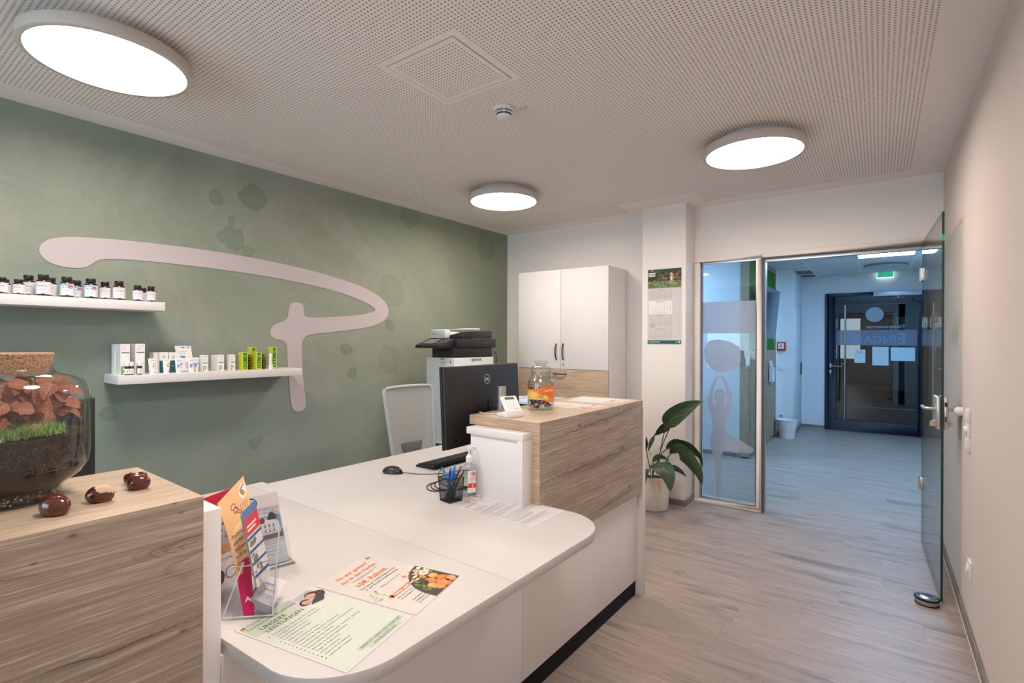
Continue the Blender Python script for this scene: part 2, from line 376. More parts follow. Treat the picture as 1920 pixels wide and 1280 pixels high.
# flat printed matter -------------------------------------------------------
_tx = {}
def text_geo(s, bold=False):
    if (s, bold) in _tx: return _tx[(s, bold)]
    cu = bpy.data.curves.new('t', 'FONT'); cu.body = s; cu.size = 1; cu.resolution_u = 2
    if bold: cu.offset = .018
    ob = bpy.data.objects.new('t', cu); me = bpy.data.meshes.new_from_object(ob)
    v = [(p.co.x, p.co.y) for p in me.vertices]; f = [tuple(p.vertices) for p in me.polygons]
    bpy.data.objects.remove(ob); bpy.data.curves.remove(cu); bpy.data.meshes.remove(me)
    if v:
        x0 = min(p[0] for p in v); v = [(p[0]-x0, p[1]) for p in v]; W = max(p[0] for p in v)
    else: W = 0
    _tx[(s, bold)] = (v, f, W); return _tx[(s, bold)]
def inkmat(c):
    return mat('ink_%d_%d_%d' % tuple(c), c, .6)
class Flat:
    """printed ornament on a quad bl, br, tr, tl (coordinates in metres from bl)"""
    def __init__(s, bl, br, tr, tl, off=.0005):
        s.q = [Vector(p) for p in (bl, br, tr, tl)]; s.w = (s.q[1]-s.q[0]).length; s.h = (s.q[3]-s.q[0]).length
        s.n = (s.q[1]-s.q[0]).cross(s.q[3]-s.q[0]).normalized(); s.off = off; s.b = B(); s.cols = []; s.L = 1
    def m(s, x, y, L):
        a, c = x/s.w, y/s.h; q = s.q
        return q[0]*(1-a)*(1-c)+q[1]*a*(1-c)+q[2]*a*c+q[3]*(1-a)*c+s.n*(s.off*(1+.35*L))
    def ci(s, col):
        if col not in s.cols: s.cols.append(col)
        return s.cols.index(col)
    def poly(s, pts, col, L=1):
        s.b.add([s.m(x, y, L) for x, y in pts], [tuple(range(len(pts)))], s.ci(col)); return s
    def rect(s, x0, x1, y0, y1, col, L=1): return s.poly([(x0, y0), (x1, y0), (x1, y1), (x0, y1)], col, L)
    def disc(s, x, y, r, col, L=1, n=16, ry=None, a0=0, a1=360, rot=0):
        ry = r if ry is None else ry; cr, sr = math.cos(rot), math.sin(rot); pts = []
        k = n if a1-a0 >= 360 else n+1
        for i in range(k):
            t = math.radians(a0+(a1-a0)*i/n); px, py = r*math.cos(t), ry*math.sin(t); pts.append((x+px*cr-py*sr, y+px*sr+py*cr))
        return s.poly(pts, col, L)
    def ring(s, x, y, r, w, col, L=1, n=24, a0=0, a1=360):
        for i in range(n):
            t0, t1 = math.radians(a0+(a1-a0)*i/n), math.radians(a0+(a1-a0)*(i+1)/n)
            s.poly([(x+(r-w)*math.cos(t0), y+(r-w)*math.sin(t0)), (x+r*math.cos(t0), y+r*math.sin(t0)), (x+r*math.cos(t1), y+r*math.sin(t1)), (x+(r-w)*math.cos(t1), y+(r-w)*math.sin(t1))], col, L)
        return s
    def line(s, x0, y0, x1, y1, w, col, L=1):
        d = Vector((x1-x0, y1-y0)).normalized()*w/2
        return s.poly([(x0+d.y, y0-d.x), (x1+d.y, y1-d.x), (x1-d.y, y1+d.x), (x0-d.y, y0+d.x)], col, L)
    def text(s, t, x, y, size, col, L=2, align='l', bold=False, width=None, mirror=False, rot=0):
        v, f, W = text_geo(t, bold)
        if not v: return s
        k = size/.72; kx = k if width is None else width/W
        x0 = {'l': 0, 'c': -W*kx/2, 'r': -W*kx}[align]; cr, sr = math.cos(rot), math.sin(rot)
        out = []
        for p in v:
            px, py = (x0+p[0]*kx), p[1]*k
            if mirror: px = -px
            out.append(s.m(x+px*cr-py*sr, y+px*sr+py*cr, L))
        s.b.add(out, f, s.ci(col)); return s
    def blobs(s, x0, x1, y0, y1, cols, n, r, L=2, seed=1, clip=None):
        R = random.Random(seed)
        for i in range(n):
            x, y = R.uniform(x0+r*.6, x1-r*.6), R.uniform(y0+r*.6, y1-r*.6)
            if clip and not clip(x, y): continue
            rr = r*R.uniform(.4, 1.)
            s.poly([(min(x1, max(x0, x+rr*R.uniform(.6, 1.1)*math.cos(a*math.pi/4))), min(y1, max(y0, y+rr*R.uniform(.6, 1.1)*math.sin(a*math.pi/4)))) for a in range(8)], R.choice(cols), L+i*.012)
        return s
    def done(s, name='print', parent=None, off=None, mats=None):
        o = s.b.obj(name, mats or [inkmat(c) for c in s.cols], parent, smooth=False, off=off, noclean=True); return o
def sheet(name, bl, br, tr, tl, thick, m, parent=None, off=None, bow=0):
    """paper sheet, a little bowed, with its real thickness"""
    q = [Vector(p) for p in (bl, br, tr, tl)]; n = (q[1]-q[0]).cross(q[3]-q[0]).normalized(); b = B(); N = 8 if bow else 1
    for k in range(N):
        s0, s1 = k/N, (k+1)/N
        r = []
        for sy in (s0, s1):
            d = n*(bow*math.sin(math.pi*sy)); l = q[0].lerp(q[3], sy)+d; rr = q[1].lerp(q[2], sy)+d; r.append((l, rr))
        b.add([r[0][0], r[0][1], r[1][1], r[1][0]]+[p-n*thick for p in (r[0][0], r[0][1], r[1][1], r[1][0])],
              [(0, 1, 2, 3), (7, 6, 5, 4), (1, 5, 6, 2), (0, 3, 7, 4)]+([(0, 4, 5, 1)] if k == 0 else [])+([(3, 2, 6, 7)] if k == N-1 else []))
    return b.obj(name, m, parent, off=off)

CEIL = 2.68; XR = .372; YB = 4.78; XG = -3.648; YN = -2.6; HC = 2.57; YD = 10.01

# ================================================================== THE SETTING
# floor and planks
fl = structure(B().box(-5.2, 2.2, YN-.2, YD+.02, -.06, -.0035).obj('floor', mat('floor_screed', (150, 136, 124), .5)))
PW = .192
R = random.Random(3)
nrow = 0; y = 1.06
while y < YD-.01:
    y1 = min(y+PW, YD+.02)
    if y < 4.85: xa, xb = -2.9 if y > 2.9 else -1.5, XR
    elif y < 6.85: xa, xb = -3.2, .74
    elif y < 8.96: xa, xb = -1.41, .74
    else: xa, xb = -1.07, .74
    x = xa-R.uniform(.1, 1.1)
    while x < xb:
        x2 = x+1.22
        p0, p1 = max(x, xa), min(x2, xb)
        if p1-p0 > .02:
            B().box(p0+.0004, p1-.0004, y+.0004, y1-.0004, -.0035, 0).obj('plank', FLOOR, fl, smooth=False)
        x = x2
    y = y1; nrow += 1
structure(B().box(-3.9, 2.0, YN-.15, 1.06, -.0035, 0).obj('floor', FLOOR, smooth=False))

# ceiling of the reception
PR = [(-3.42, .181, -2.3, 4.6)]
ceil = structure(B().box(-3.95, XR+.1, YN-.1, YB+.1, CEIL, CEIL+.1).obj('ceiling', perf_mat('perforated_board', PR, [(-1.935, -1.238, 4.27, 5), (-1.83, -1.37, 1.495, 1.955)]), smooth=False))
hx0, hx1, hy0, hy1 = -1.803, -1.397, 1.522, 1.928
b = B()
for a in ((hx0, hx1, hy0, hy0+.004), (hx0, hx1, hy1-.004, hy1), (hx0, hx0+.004, hy0+.004, hy1-.004), (hx1-.004, hx1, hy0+.004, hy1-.004)):
    b.box(*a, CEIL-.0016, CEIL)
b.obj('hatch_frame', mat('hatch_joint', (176, 166, 158), .7), ceil, smooth=False)
B().box(hx0+.005, hx1-.005, hy0+.005, hy1-.005, CEIL-.003, CEIL).obj('access_hatch', perf_mat('hatch_board', [(hx0+.028, hx1-.028, hy0+.028, hy1-.028)], []), ceil, smooth=False)

# walls
wl = structure(B().box(-.15, 0, -2.75, 4.95, 0, CEIL).obj('wall_left', GREENWALL, smooth=False)); place(wl, (XG, 0, 0), 'K')
structure(B().box(-4.2, -1.378, YB, YB+.12, 0, CEIL).obj('wall_back', WALLP, smooth=False))
structure(B().box(-1.378, XR, YB, YB+.12, 2.212, CEIL).obj('wall_lintel', WALLP, smooth=False))
structure(B().box(.292, XR, YB, YB+.12, 0, 2.212).obj('wall_jamb', WALLP, smooth=False))
pil = structure(B().box(-1.775, -1.378, 4.514, YB, 0, CEIL).obj('wall_pillar', WALLP, bevel=.003))
structure(B().box(XR, XR+.12, YN, YB+.12, 0, CEIL).obj('wall_right', mat('right_wall_dimmed', (212, 200, 192), .85, bump=.05, bscale=300), smooth=False))  # white wall paint darkened, the dimmer light here put into its colour
# wall behind the camera with its window
b = B(); b.box(-4.2, -3.3, YN-.15, YN, 0, CEIL).box(-.5, XR+.1, YN-.15, YN, 0, CEIL).box(-3.3, -.5, YN-.15, YN, 0, .8).box(-3.3, -.5, YN-.15, YN, 2.4, CEIL)
structure(b.obj('wall_front', WALLP, smooth=False))
b = B()
for (a0, a1, z0, z1) in ((-3.3, -.5, .8, .86), (-3.3, -.5, 2.34, 2.4), (-3.3, -3.24, .86, 2.34), (-.56, -.5, .86, 2.34), (-1.93, -1.87, .86, 2.34)):
    b.box(a0, a1, YN-.1, YN-.04, z0, z1)
win = structure(b.obj('window_1', WHITE, bevel=.004))
for x0, x1 in ((-3.24, -1.93), (-1.87, -.56)): B().box(x0, x1, YN-.075, YN-.069, .86, 2.34).obj('pane', glass('window_glass', (240, 248, 250)), win, smooth=False)

# baseboards
BBM = wood_mat('baseboard_decor', (156, 146, 136), (138, 128, 118), (116, 106, 98), 1, 3.3, .5, .2)
BBX = wood_mat('baseboard_decor_cross', (156, 146, 136), (138, 128, 118), (116, 106, 98), 0, 4.3, .5, .2)
structure(B().box(XR-.012, XR, YN, YB, .001, .058).obj('baseboard_right', BBM, bevel=.002))
structure(B().box(-1.787, -1.366, 4.502, 4.514, .001, .06).obj('baseboard_pillar', BBX, bevel=.002))
structure(B().box(-1.378, -1.366, 4.514, 4.752, .001, .06).obj('baseboard_pillar', BBM, bevel=.002))
SEAL = mat('white_sealant', (224, 220, 214), .6)
b = B(); b.box(-1.787, -1.362, 4.498, 4.502, .001, .004).box(-1.366, -1.362, 4.502, 4.752, .001, .004).box(XR-.015, XR-.012, YN, YB, .001, .004)
structure(b.obj('trim_1', SEAL, smooth=False))

# glazed partition: side light
FRM = mat('cream_frame_paint', (240, 232, 224), .45)
ALU = mat('alu_bead', (190, 188, 186), .3, metal=.9)
b = B(); fx0, fx1 = -1.366, -.811; yf = YB-.03
b.box(fx0, fx1, yf, YB+.09, 0, .034).box(fx0, fx1, yf, YB+.09, 2.17, 2.212).box(fx0, fx0+.044, yf, YB+.09, .034, 2.17).box(fx1-.036, fx1, yf, YB+.09, .034, 2.17)
b.box(fx0-.012, fx0, yf+.012, YB+.09, 0, 2.222).box(fx0-.012, .30, yf+.012, YB-.001, 2.212, 2.226)
sl = structure(b.obj('window_2', FRM, bevel=.002))
b = B(); gx0, gx1 = fx0+.044, fx1-.036
for a in ((gx0, gx0+.012, .034, 2.17), (gx1-.012, gx1, .034, 2.17), (gx0+.012, gx1-.012, .034, .052), (gx0+.012, gx1-.012, 2.152, 2.17)):
    b.box(a[0], a[1], yf+.022, yf+.045, a[2], a[3])
b.obj('glazing_bead', ALU, sl, bevel=.0015)
GP = glass('partition_glass', (238, 244, 246), 1.2)
B().box(gx0+.004, gx1-.004, yf+.045, yf+.053, .04, 2.165).obj('pane', GP, sl, smooth=False)
FROST = glass('frosted_film', (235, 236, 240), .35, haze=.46, hazecol=(188, 198, 216), rough=.25)
fy = yf+.0445
def vplate(b, pts, y, t=.0005):
    b.extr([(p[0], p[1]) for p in pts], (0, y, 0), (1, 0, 0), (0, 0, 1), (0, -t, 0)); return b
b = vplate(B(), [(gx0+.012, 1.528), (gx1-.012, 1.528), (gx1-.012, 1.812), (gx0+.012, 1.812)], fy)
b.obj('frosted_band', FROST, sl, smooth=False)
body = [(-1.182, 1.164), (-1.215, 1.084), (-1.242, 1.024), (-1.256, .925), (-1.256, .866), (-1.242, .818), (-1.222, .731), (-1.215, .674), (-1.227, .633), (-1.242, .582), (-1.24, .534), (-1.226, .477), (-1.207, .42), (-1.197, .354), (-1.192, .286), (-1.187, .199), (-1.182, .10), (-1.18, .056), (-1.148, .056), (-1.145, .099), (-1.141, .197), (-1.141, .294), (-1.146, .371), (-1.142, .429), (-1.124, .48), (-1.092, .494), (-1.011, .49), (-.94, .485), (-.906, .486), (-.884, .5), (-.875, .522), (-.888, .539), (-.932, .561), (-.985, .593), (-1.047, .614), (-1.093, .648), (-1.105, .675), (-1.102, .724), (-1.084, .793), (-1.062, .852), (-1.058, .92), (-1.062, .996), (-1.085, 1.071), (-1.113, 1.128), (-1.139, 1.165),
        (-1.15, 1.14), (-1.138, 1.117), (-1.117, 1.07), (-1.103, 1.022), (-1.097, .946), (-1.101, .897), (-1.116, .879), (-1.128, .89), (-1.123, .92), (-1.112, .954), (-1.112, .993), (-1.131, 1.025), (-1.158, 1.034), (-1.177, 1.028), (-1.19, 1.02), (-1.205, .987), (-1.206, .948), (-1.19, .915), (-1.187, .886), (-1.2, .878), (-1.216, .908), (-1.214, .996), (-1.2, 1.065), (-1.182, 1.125), (-1.17, 1.14)]
vplate(B(), body, fy).obj('yoga_figure_film', FROST, sl, smooth=False)
ell = [(-1.282, 1.426), (-1.296, 1.366), (-1.282, 1.278), (-1.243, 1.22), (-1.196, 1.187), (-1.141, 1.18), (-1.077, 1.192), (-1.014, 1.228), (-.988, 1.266), (-.983, 1.342), (-.997, 1.409), (-1.078, 1.456), (-1.17, 1.475), (-1.244, 1.465)]
vplate(B(), ell, fy).obj('round_film', FROST, sl, smooth=False)

# door frame and the glass leaf standing open
DSEAL = mat('dark_seal', (92, 80, 74), .6)
b = B(); b.box(-.811, .292, yf+.012, YB+.09, 2.172, 2.212).box(.262, .292, yf+.012, YB+.09, 0, 2.172)
df = structure(b.obj('door_1', FRM, bevel=.002))
b = B(); b.box(-.811, -.795, yf+.004, yf+.05, 0, 2.172).box(-.795, .262, yf+.016, yf+.05, 2.160, 2.172)
b.obj('rubber_seal', DSEAL, df, smooth=False)
b = B(); b.box(-.795, -.789, yf+.05, YB+.09, 0, 2.15).box(-.789, .262, yf+.055, YB+.09, 2.14, 2.16)
b.obj('metal_rebate', ALU, df, smooth=False)
ex, ey = .2875, 3.700; hx, hy = .258, 4.742
leaf = empty('door_leaf', 'clear glass door leaf with green edge standing open beside the right wall', 'glass door', (hx, hy, 0), 'W', math.atan2(ey-hy, ex-hx))
LL = math.hypot(ex-hx, ey-hy); T = .0055
def fbox(b, x0, x1, y0, y1, z0, z1): return b.box(x0, x1, y0, y1, z0, z1)
b = B(); b.add([(0, -T, .012), (LL-.001, -T, .012), (LL-.001, -T, 2.182), (0, -T, 2.182)], [(0, 1, 2, 3)]); b.add([(0, T, .012), (LL-.001, T, .012), (LL-.001, T, 2.182), (0, T, 2.182)], [(3, 2, 1, 0)])
b.obj('glass_panel', glass('door_glass', (243, 247, 246), 1.0), leaf, smooth=False, noclean=True)
GE = mat('green_glass_edge', (16, 58, 50), .12)
b = B(); b.box(LL-.0015, LL, -T, T, .012, 2.182).box(0, .0015, -T, T, .012, 2.182).box(.0015, LL-.0015, -T, T, .012, .0135).box(.0015, LL-.0015, -T, T, 2.1805, 2.182)
b.obj('glass_edge', GE, leaf, smooth=False)
B().box(LL, LL+.0008, -T, T, 2.02, 2.055).obj('edge_sticker', mat('turquoise_sticker', (20, 176, 150), .4), leaf)
SATIN = mat('satin_steel', (196, 188, 178), .32, metal=.85)
for z in (1.945, .435):
    hb = B().box(-.008, .034, -.015, .015, z-.045, z+.045).obj('hinge', SATIN, leaf, bevel=.004)
    B().cyl((-.008, -.014, z-.048), .008, .096).obj('hinge_pin', SATIN, hb)
# lock case, levers, cylinders (local x runs towards the free edge; local -y faces the room wall side)
lz0, lz1 = .966, 1.148
for s in (-1, 1):
    a, c = sorted((s*T, s*(T+.021)))
    B().box(LL-.17, LL-.003, a, c, lz0, lz1).obj('lock_case', SATIN, leaf, bevel=.008)
    hd = B().tube([(LL-.045, s*(T+.02), 1.078), (LL-.045, s*(T+.058), 1.078), (LL-.052, s*(T+.066), 1.078), (LL-.065, s*(T+.07), 1.078), (LL-.165, s*(T+.070), 1.078)], .0085, 12).obj('lever_handle', SATIN, leaf)
    B().tube([(LL-.045, s*(T+.018), 1.078), (LL-.045, s*(T+.026), 1.078)], .016, 16).obj('rose', SATIN, hd)
    B().tube([(LL-.045, s*(T+.02), 1.008), (LL-.045, s*(T+.036), 1.008)], .009, 14).box(LL-.049, LL-.041, min(s*(T+.02), s*(T+.045)), max(s*(T+.02), s*(T+.045)), .98, 1.008).obj('lock_cylinder', SATIN, leaf)
b = B(); b.box(LL-.003, LL-.0005, T+.004, T+.016, 1.095, 1.12); b.obj('latch', BLACK, leaf)
b = B(); b.box(LL-.003, LL-.0005, T+.005, T+.013, 1.01, 1.04); b.obj('bolt', DGREY, leaf)
F = Flat((LL-.50, -T-.0006, 1.555), (LL-.12, -T-.0006, 1.555), (LL-.12, -T-.0006, 1.66), (LL-.50, -T-.0006, 1.66))
F.text('ANMELDUNG', 0, .015, .075, (104, 62, 82), bold=True, width=.37)
F.line(0, 0, .37, 0, .004, (104, 62, 82))
F.done('lettering', leaf)

# ------------------------------------------------------------------ hallway behind the glass
HW = mat('hall_wall_paint', (222, 224, 224), .85)
structure(B().box(-5.0, -1.413, 6.85, 8.96, 0, HC).obj('wall_hall_block', HW, smooth=False))
structure(B().box(-5.0, -1.079, 8.96, YD+.1, 0, HC).obj('wall_hall_niche', HW, smooth=False))
structure(B().box(-1.413, -1.30, 8.83, 8.96, 0, HC).obj('wall_hall_return', HW, smooth=False))
structure(B().box(-5.1, -5.0, YB+.12, YD, 0, HC).obj('wall_hall_left', HW, smooth=False))
structure(B().box(.75, .87, YB+.12, YD+.1, 0, HC).obj('wall_hall_right', HW, smooth=False))
structure(B().box(-5.0, -3.95, YB, YB+.12, 0, HC).obj('wall_hall_front', HW, smooth=False))
structure(B().box(XR, .75, YB, YB+.12, 0, HC).obj('wall_hall_front', HW, smooth=False))
dx0, dx1, dz1 = -.735, .60, 2.265
b = B(); b.box(-1.077, dx0, YD, YD+.12, 0, HC).box(dx0, dx1, YD, YD+.12, dz1, HC).box(dx1, .75, YD, YD+.12, 0, HC)
structure(b.obj('wall_hall_end', HW, smooth=False))
bbh = B()
bbh.box(-1.077, dx0, YD-.012, YD, .001, .058).box(-1.077, -1.065, 8.948, YD-.012, .001, .058).box(-1.30, -1.065, 8.948, 8.96, .001, .058).box(-5.0, -1.40, 6.838, 6.85, .001, .058)
structure(bbh.obj('baseboard_hall', BBX, bevel=.002))
b = B(); b.box(-1.065, dx0, YD-.016, YD-.012, .001, .005).box(-1.065, -1.061, 8.944, YD-.012, .001, .005).box(-5.0, -1.396, 6.834, 6.838, .001, .005)
structure(b.obj('trim_2', SEAL, smooth=False))

# hall ceiling: grid, tiles, panel lights
hc = structure(B().box(-5.0, .87, YB+.12, YD+.1, HC+.012, HC+.1).obj('ceiling', mat('ceiling_void', (120, 122, 124), .9), smooth=False))
TILE = mat('mineral_tile', (216, 220, 222), .92, bump=.3, bscale=400); GRID = mat('grid_rail', (232, 236, 238), .5)
xs = [.372-.6125*i for i in range(-1, 9)]; ys = [7.845+.6125*j for j in range(-5, 5)]
panels = set()
def panel(i, j): panels.add((i, j))
for i in range(len(xs)-1):
    for j in range(len(ys)-1):
        x1, x0 = min(xs[i], .75), xs[i+1]; y0, y1 = max(ys[j], YB+.12), min(ys[j+1], YD)
        if x1-x0 < .05 or y1-y0 < .05: continue
        if (x0+x1)/2 < -1.413 and (y0+y1)/2 > 6.95: continue
        if (x0+x1)/2 < -1.077 and (y0+y1)/2 > 8.96: continue
        if i == 1 and j in (5, 2): y1 = y0
        if i == 5 and j == 2: y1 = y0
        if y1 == y0:
            # a half-tile beside the luminaire
            B().box(x0+.012, x1-.012, ys[j]+.348, ys[j+1]-.012, HC, HC+.012).obj('tile', TILE, hc, smooth=False); continue
        B().box(x0+.012, x1-.012, y0+.012, y1-.012, HC, HC+.012).obj('tile', TILE, hc, smooth=False)
b = B()
for x in xs: b.box(x-.012, x+.012, YB+.12, YD, HC-.003, HC+.010)
for yy in ys[1:]: b.box(-5.0, .75, yy-.012, yy+.012, HC-.0025, HC+.010)
b.obj('grid', GRID, hc, smooth=False)
for n, (i, j, lab) in enumerate(((1, 5, 'white rectangular ceiling light panel glowing above the dark entrance door hallway'), (1, 2, 'rectangular ceiling light panel hidden just behind the glass door head'), (5, 2, 'rectangular ceiling light panel in the hallway left of the partition'))):
    x0, x1, y0 = xs[i+1], xs[i], ys[j]
    lt = empty('ceiling_panel_light', lab, 'ceiling light', ((x0+x1)/2, y0+.17, HC), 'W', 0)
    b = B(); X = .3; Y = .168
    b.box(-X, X, -Y, -Y+.012, -.004, .03).box(-X, X, Y-.012, Y, -.004, .03).box(-X, -X+.012, -Y+.012, Y-.012, -.004, .03).box(X-.012, X, -Y+.012, Y-.012, -.004, .03)
    b.obj('frame', WHITE, lt); B().box(-X+.012, X-.012, -Y+.012, Y-.012, -.002, .02).obj('diffuser', HALLM, lt, smooth=False)
t = empty('ceiling_fixture', 'round white ceiling disc beside the green exit sign', 'ceiling fixture', (.075, 9.02, HC), 'W')
B().lathe([(0, -.03), (.22, -.03), (.245, -.024), (.25, 0)], n=48).obj('disc', mat('fixture_grey', (196, 196, 194), .5), t)
B().lathe([(.236, -.027), (.262, -.020), (.262, -.012), (.236, -.012)], n=48, closed=True).obj('rim', mat('fixture_rim', (120, 118, 112), .5), t)

# exit sign
t = empty('exit_sign', 'green emergency exit sign with running man and down arrow', 'exit sign', (.075, YD-.05, 2.47), 'W')
B().box(-.108, .108, -.012, .012, 0, .112).obj('sign_panel', mat('sign_white', (225, 240, 235), .4, emit=lin((235, 255, 250))[:3], es=1.2), t, bevel=.002)
B().box(-.11, .11, -.02, .02, .112, HC-2.47).obj('sign_housing', mat('housing', (190, 196, 198), .5), t, bevel=.002)
F = Flat((-.108, -.0125, 0), (.108, -.0125, 0), (.108, -.0125, .112), (-.108, -.0125, .112))
EG = (0, 172, 120)
F.rect(.004, .212, .014, .106, EG, 1); F.rect(.016, .086, .018, .102, (235, 255, 250), 2)
F.disc(.055, .088, .008, EG, 3).line(.05, .078, .046, .055, .012, EG, 3).line(.046, .056, .062, .04, .007, EG, 3).line(.062, .04, .056, .026, .006, EG, 3).line(.045, .056, .038, .038, .007, EG, 3).line(.038, .038, .024, .036, .006, EG, 3)
F.line(.05, .074, .066, .066, .006, EG, 3).line(.05, .074, .036, .066, .006, EG, 3).rect(.018, .026, .02, .1, EG, 3)
F.line(.152, .1, .152, .05, .018, (235, 255, 250), 2).poly([(.125, .062), (.152, .026), (.179, .062), (.168, .068), (.152, .047), (.136, .068)], (235, 255, 250), 3)
o = F.done('pictogram', t)
for q in o.data.materials:
    if q.name.startswith('ink_0_172'):
        q.node_tree.nodes['Principled BSDF'].inputs['Emission Color'].default_value = lin(EG); q.node_tree.nodes['Principled BSDF'].inputs['Emission Strength'].default_value = .9

# dark entrance door
NAVY = mat('anthracite_frame', (34, 44, 60), .4)
b = B(); fr = .055
b.box(dx0, dx0+fr, YD-.03, YD+.09, 0, dz1).box(dx1-fr, dx1, YD-.03, YD+.09, 0, dz1).box(dx0+fr, dx1-fr, YD-.03, YD+.09, dz1-fr, dz1)
d2 = structure(b.obj('door_2', NAVY, bevel=.003))
b = B(); a0, a1, c0, c1 = dx0+fr+.003, dx1-fr-.003, .012, dz1-fr-.003; g0, g1, h0, h1 = -.592, .487, .185, 2.072
b.box(a0, g0, YD-.045, YD+.03, c0, c1).box(g1, a1, YD-.045, YD+.03, c0, c1).box(g0, g1, YD-.045, YD+.03, c0, h0).box(g0, g1, YD-.045, YD+.03, h1, c1)
b.obj('leaf_frame', NAVY, d2, bevel=.003)
b = B(); t0 = .014
b.box(g0, g0+t0, YD-.05, YD-.02, h0, h1).box(g1-t0, g1, YD-.05, YD-.02, h0, h1).box(g0, g1, YD-.05, YD-.02, h0, h0+t0).box(g0, g1, YD-.05, YD-.02, h1-t0, h1)
b.obj('glazing_bead', mat('navy_bead', (26, 34, 48), .35), d2)
B().box(g0+.004, g1-.004, YD-.016, YD-.008, h0+.004, h1-.004).obj('pane', glass('entrance_glass', (120, 134, 140), 2.2), d2, smooth=False)
yy = YD-.0175
F = Flat((g0, yy, h0), (g1, yy, h0), (g1, yy, h1), (g0, yy, h1), .0004)
W_, H_ = g1-g0, h1-h0
vplate(B(), [(g0+.014, 1.408), (g1-.014, 1.408), (g1-.014, 1.655), (g0+.014, 1.655)], yy).obj('frosted_band', glass('door_film', (200, 210, 220), .3, haze=.6, hazecol=(150, 152, 170)), d2, smooth=False)
vplate(B(), [(-.06+.118*math.cos(i*math.pi/18), 1.90+.118*math.sin(i*math.pi/18)) for i in range(36)], yy).obj('round_film', glass('round_film', (200, 215, 225), .3, haze=.7, hazecol=(170, 190, 200)), d2, smooth=False)
F.text('E', .332-g0, 1.435-h0, .175, (96, 140, 172), L=4, width=.095, mirror=True, bold=True).text('INGANG', .215-g0, 1.44-h0, .128, (96, 140, 172), L=4, width=.68, mirror=True, bold=True)
F.text('Therapiezentrum', .33-g0, 1.683-h0, .052, (150, 176, 190), L=4, width=.50, mirror=True)
F.done('lettering', d2)
for k, (x0, x1, z0, z1, c) in enumerate(((-.326, -.179, 1.126, 1.34, (212, 220, 228)), (-.088, .123, 1.09, 1.385, (190, 214, 224)), (.149, .45, 1.17, 1.379, (190, 216, 228)))):
    p = sheet('notice', (x0, yy-.001, z0), (x1, yy-.001, z0), (x1, yy-.001, z1), (x0, yy-.001, z1), .0006, mat('notice_%d' % k, c, .6), d2)
    if k == 0:
        F = Flat((x0, yy-.001, z0), (x1, yy-.001, z0), (x1, yy-.001, z1), (x0, yy-.001, z1))
        for q in range(3): F.rect(.025, .12-.01*q, .18-.012*q, .184-.012*q, (120, 130, 140))
        F.ring(.073, .12, .036, .003, (150, 170, 190))
        F.done('print', p)
B().tube([(-.452, YD-.09, h0+.01), (-.452, YD-.09, h1-.01)], .011, 12).obj('pull_bar', STEEL, d2)
for z in (.40, 1.8): B().tube([(-.452, YD-.09, z), (-.452, YD-.01, z)], .007, 8).obj('bar_mount', STEEL, d2)
hp = B().box(-.668, -.640, YD-.054, YD-.046, 1.03, 1.10).obj('handle_plate', STEEL, d2, bevel=.003)
B().tube([(-.654, YD-.05, 1.066), (-.654, YD-.10, 1.066), (-.64, YD-.105, 1.066), (-.50, YD-.105, 1.062)], .009, 10).obj('lever', STEEL, hp)
B().box(-.668, -.640, YD-.054, YD-.046, .935, 1.0).obj('lock_rosette', STEEL, d2, bevel=.003)
cl = B().box(-.075, .56, YD-.11, YD-.031, 2.185, 2.262).obj('door_closer', mat('closer_silver', (178, 184, 194), .35, metal=.3), d2, bevel=.004)
B().tube([(.24, YD-.08, 2.185), (.24, YD-.08, 2.165), (.0+.16, YD-.06, 2.16), (.32, YD-.06, 2.16)], .008, 8).obj('closer_arm', STEEL, cl)
b = B().tube([(.42, YD-.05, 2.15), (.42, YD-.09, 2.10), (.47, YD-.09, 2.075), (.52, YD-.05, 2.08)], .006, 8); b.obj('cable_loop', BLACK, d2)
# vestibule seen through it
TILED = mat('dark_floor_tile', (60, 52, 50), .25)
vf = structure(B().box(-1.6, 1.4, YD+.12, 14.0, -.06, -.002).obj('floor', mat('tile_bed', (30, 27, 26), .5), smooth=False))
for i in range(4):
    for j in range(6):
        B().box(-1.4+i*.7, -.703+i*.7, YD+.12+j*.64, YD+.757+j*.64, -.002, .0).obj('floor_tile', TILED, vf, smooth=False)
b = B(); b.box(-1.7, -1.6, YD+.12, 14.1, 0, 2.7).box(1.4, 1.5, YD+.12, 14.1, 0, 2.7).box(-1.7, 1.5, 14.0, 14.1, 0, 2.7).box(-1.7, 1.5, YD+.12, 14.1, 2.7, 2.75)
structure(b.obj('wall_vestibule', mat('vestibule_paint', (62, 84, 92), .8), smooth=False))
bp = B().box(-.62, .42, 12.4, 12.44, .52, 1.95).obj('notice_board', mat('pale_board', (205, 198, 204), .7), bevel=.003)  # pale board standing in for a reflection in the door glass
tag(bp, 'pale board standing in for a reflection in the entrance door glass', 'board')
tag(B().box(-1.35, -.85, 12.2, 12.7, 0, 2.0).box(-1.34, -1.11, 12.19, 12.2, .08, 1.95).box(-1.09, -.86, 12.19, 12.2, .08, 1.95).obj('wooden_cupboard', mat('brown_wood', (92, 66, 52), .5), bevel=.004), 'brown wooden cupboard standing in the dark vestibule', 'cupboard')

t = empty('vestibule_fill_lamp', 'added round fill lamp in the vestibule behind the entrance door', 'ceiling lamp', (-.2, 11.6, 2.70), 'W')  # added fill light without a visible source, lifts the dark interior
B().lathe([(0, -.03), (.16, -.03), (.17, -.02), (.17, 0)], n=32).obj('fill_disc', mat('vestibule_fill_glow', (240, 220, 200), .5, emit=(1, .8, .65), es=14), t)
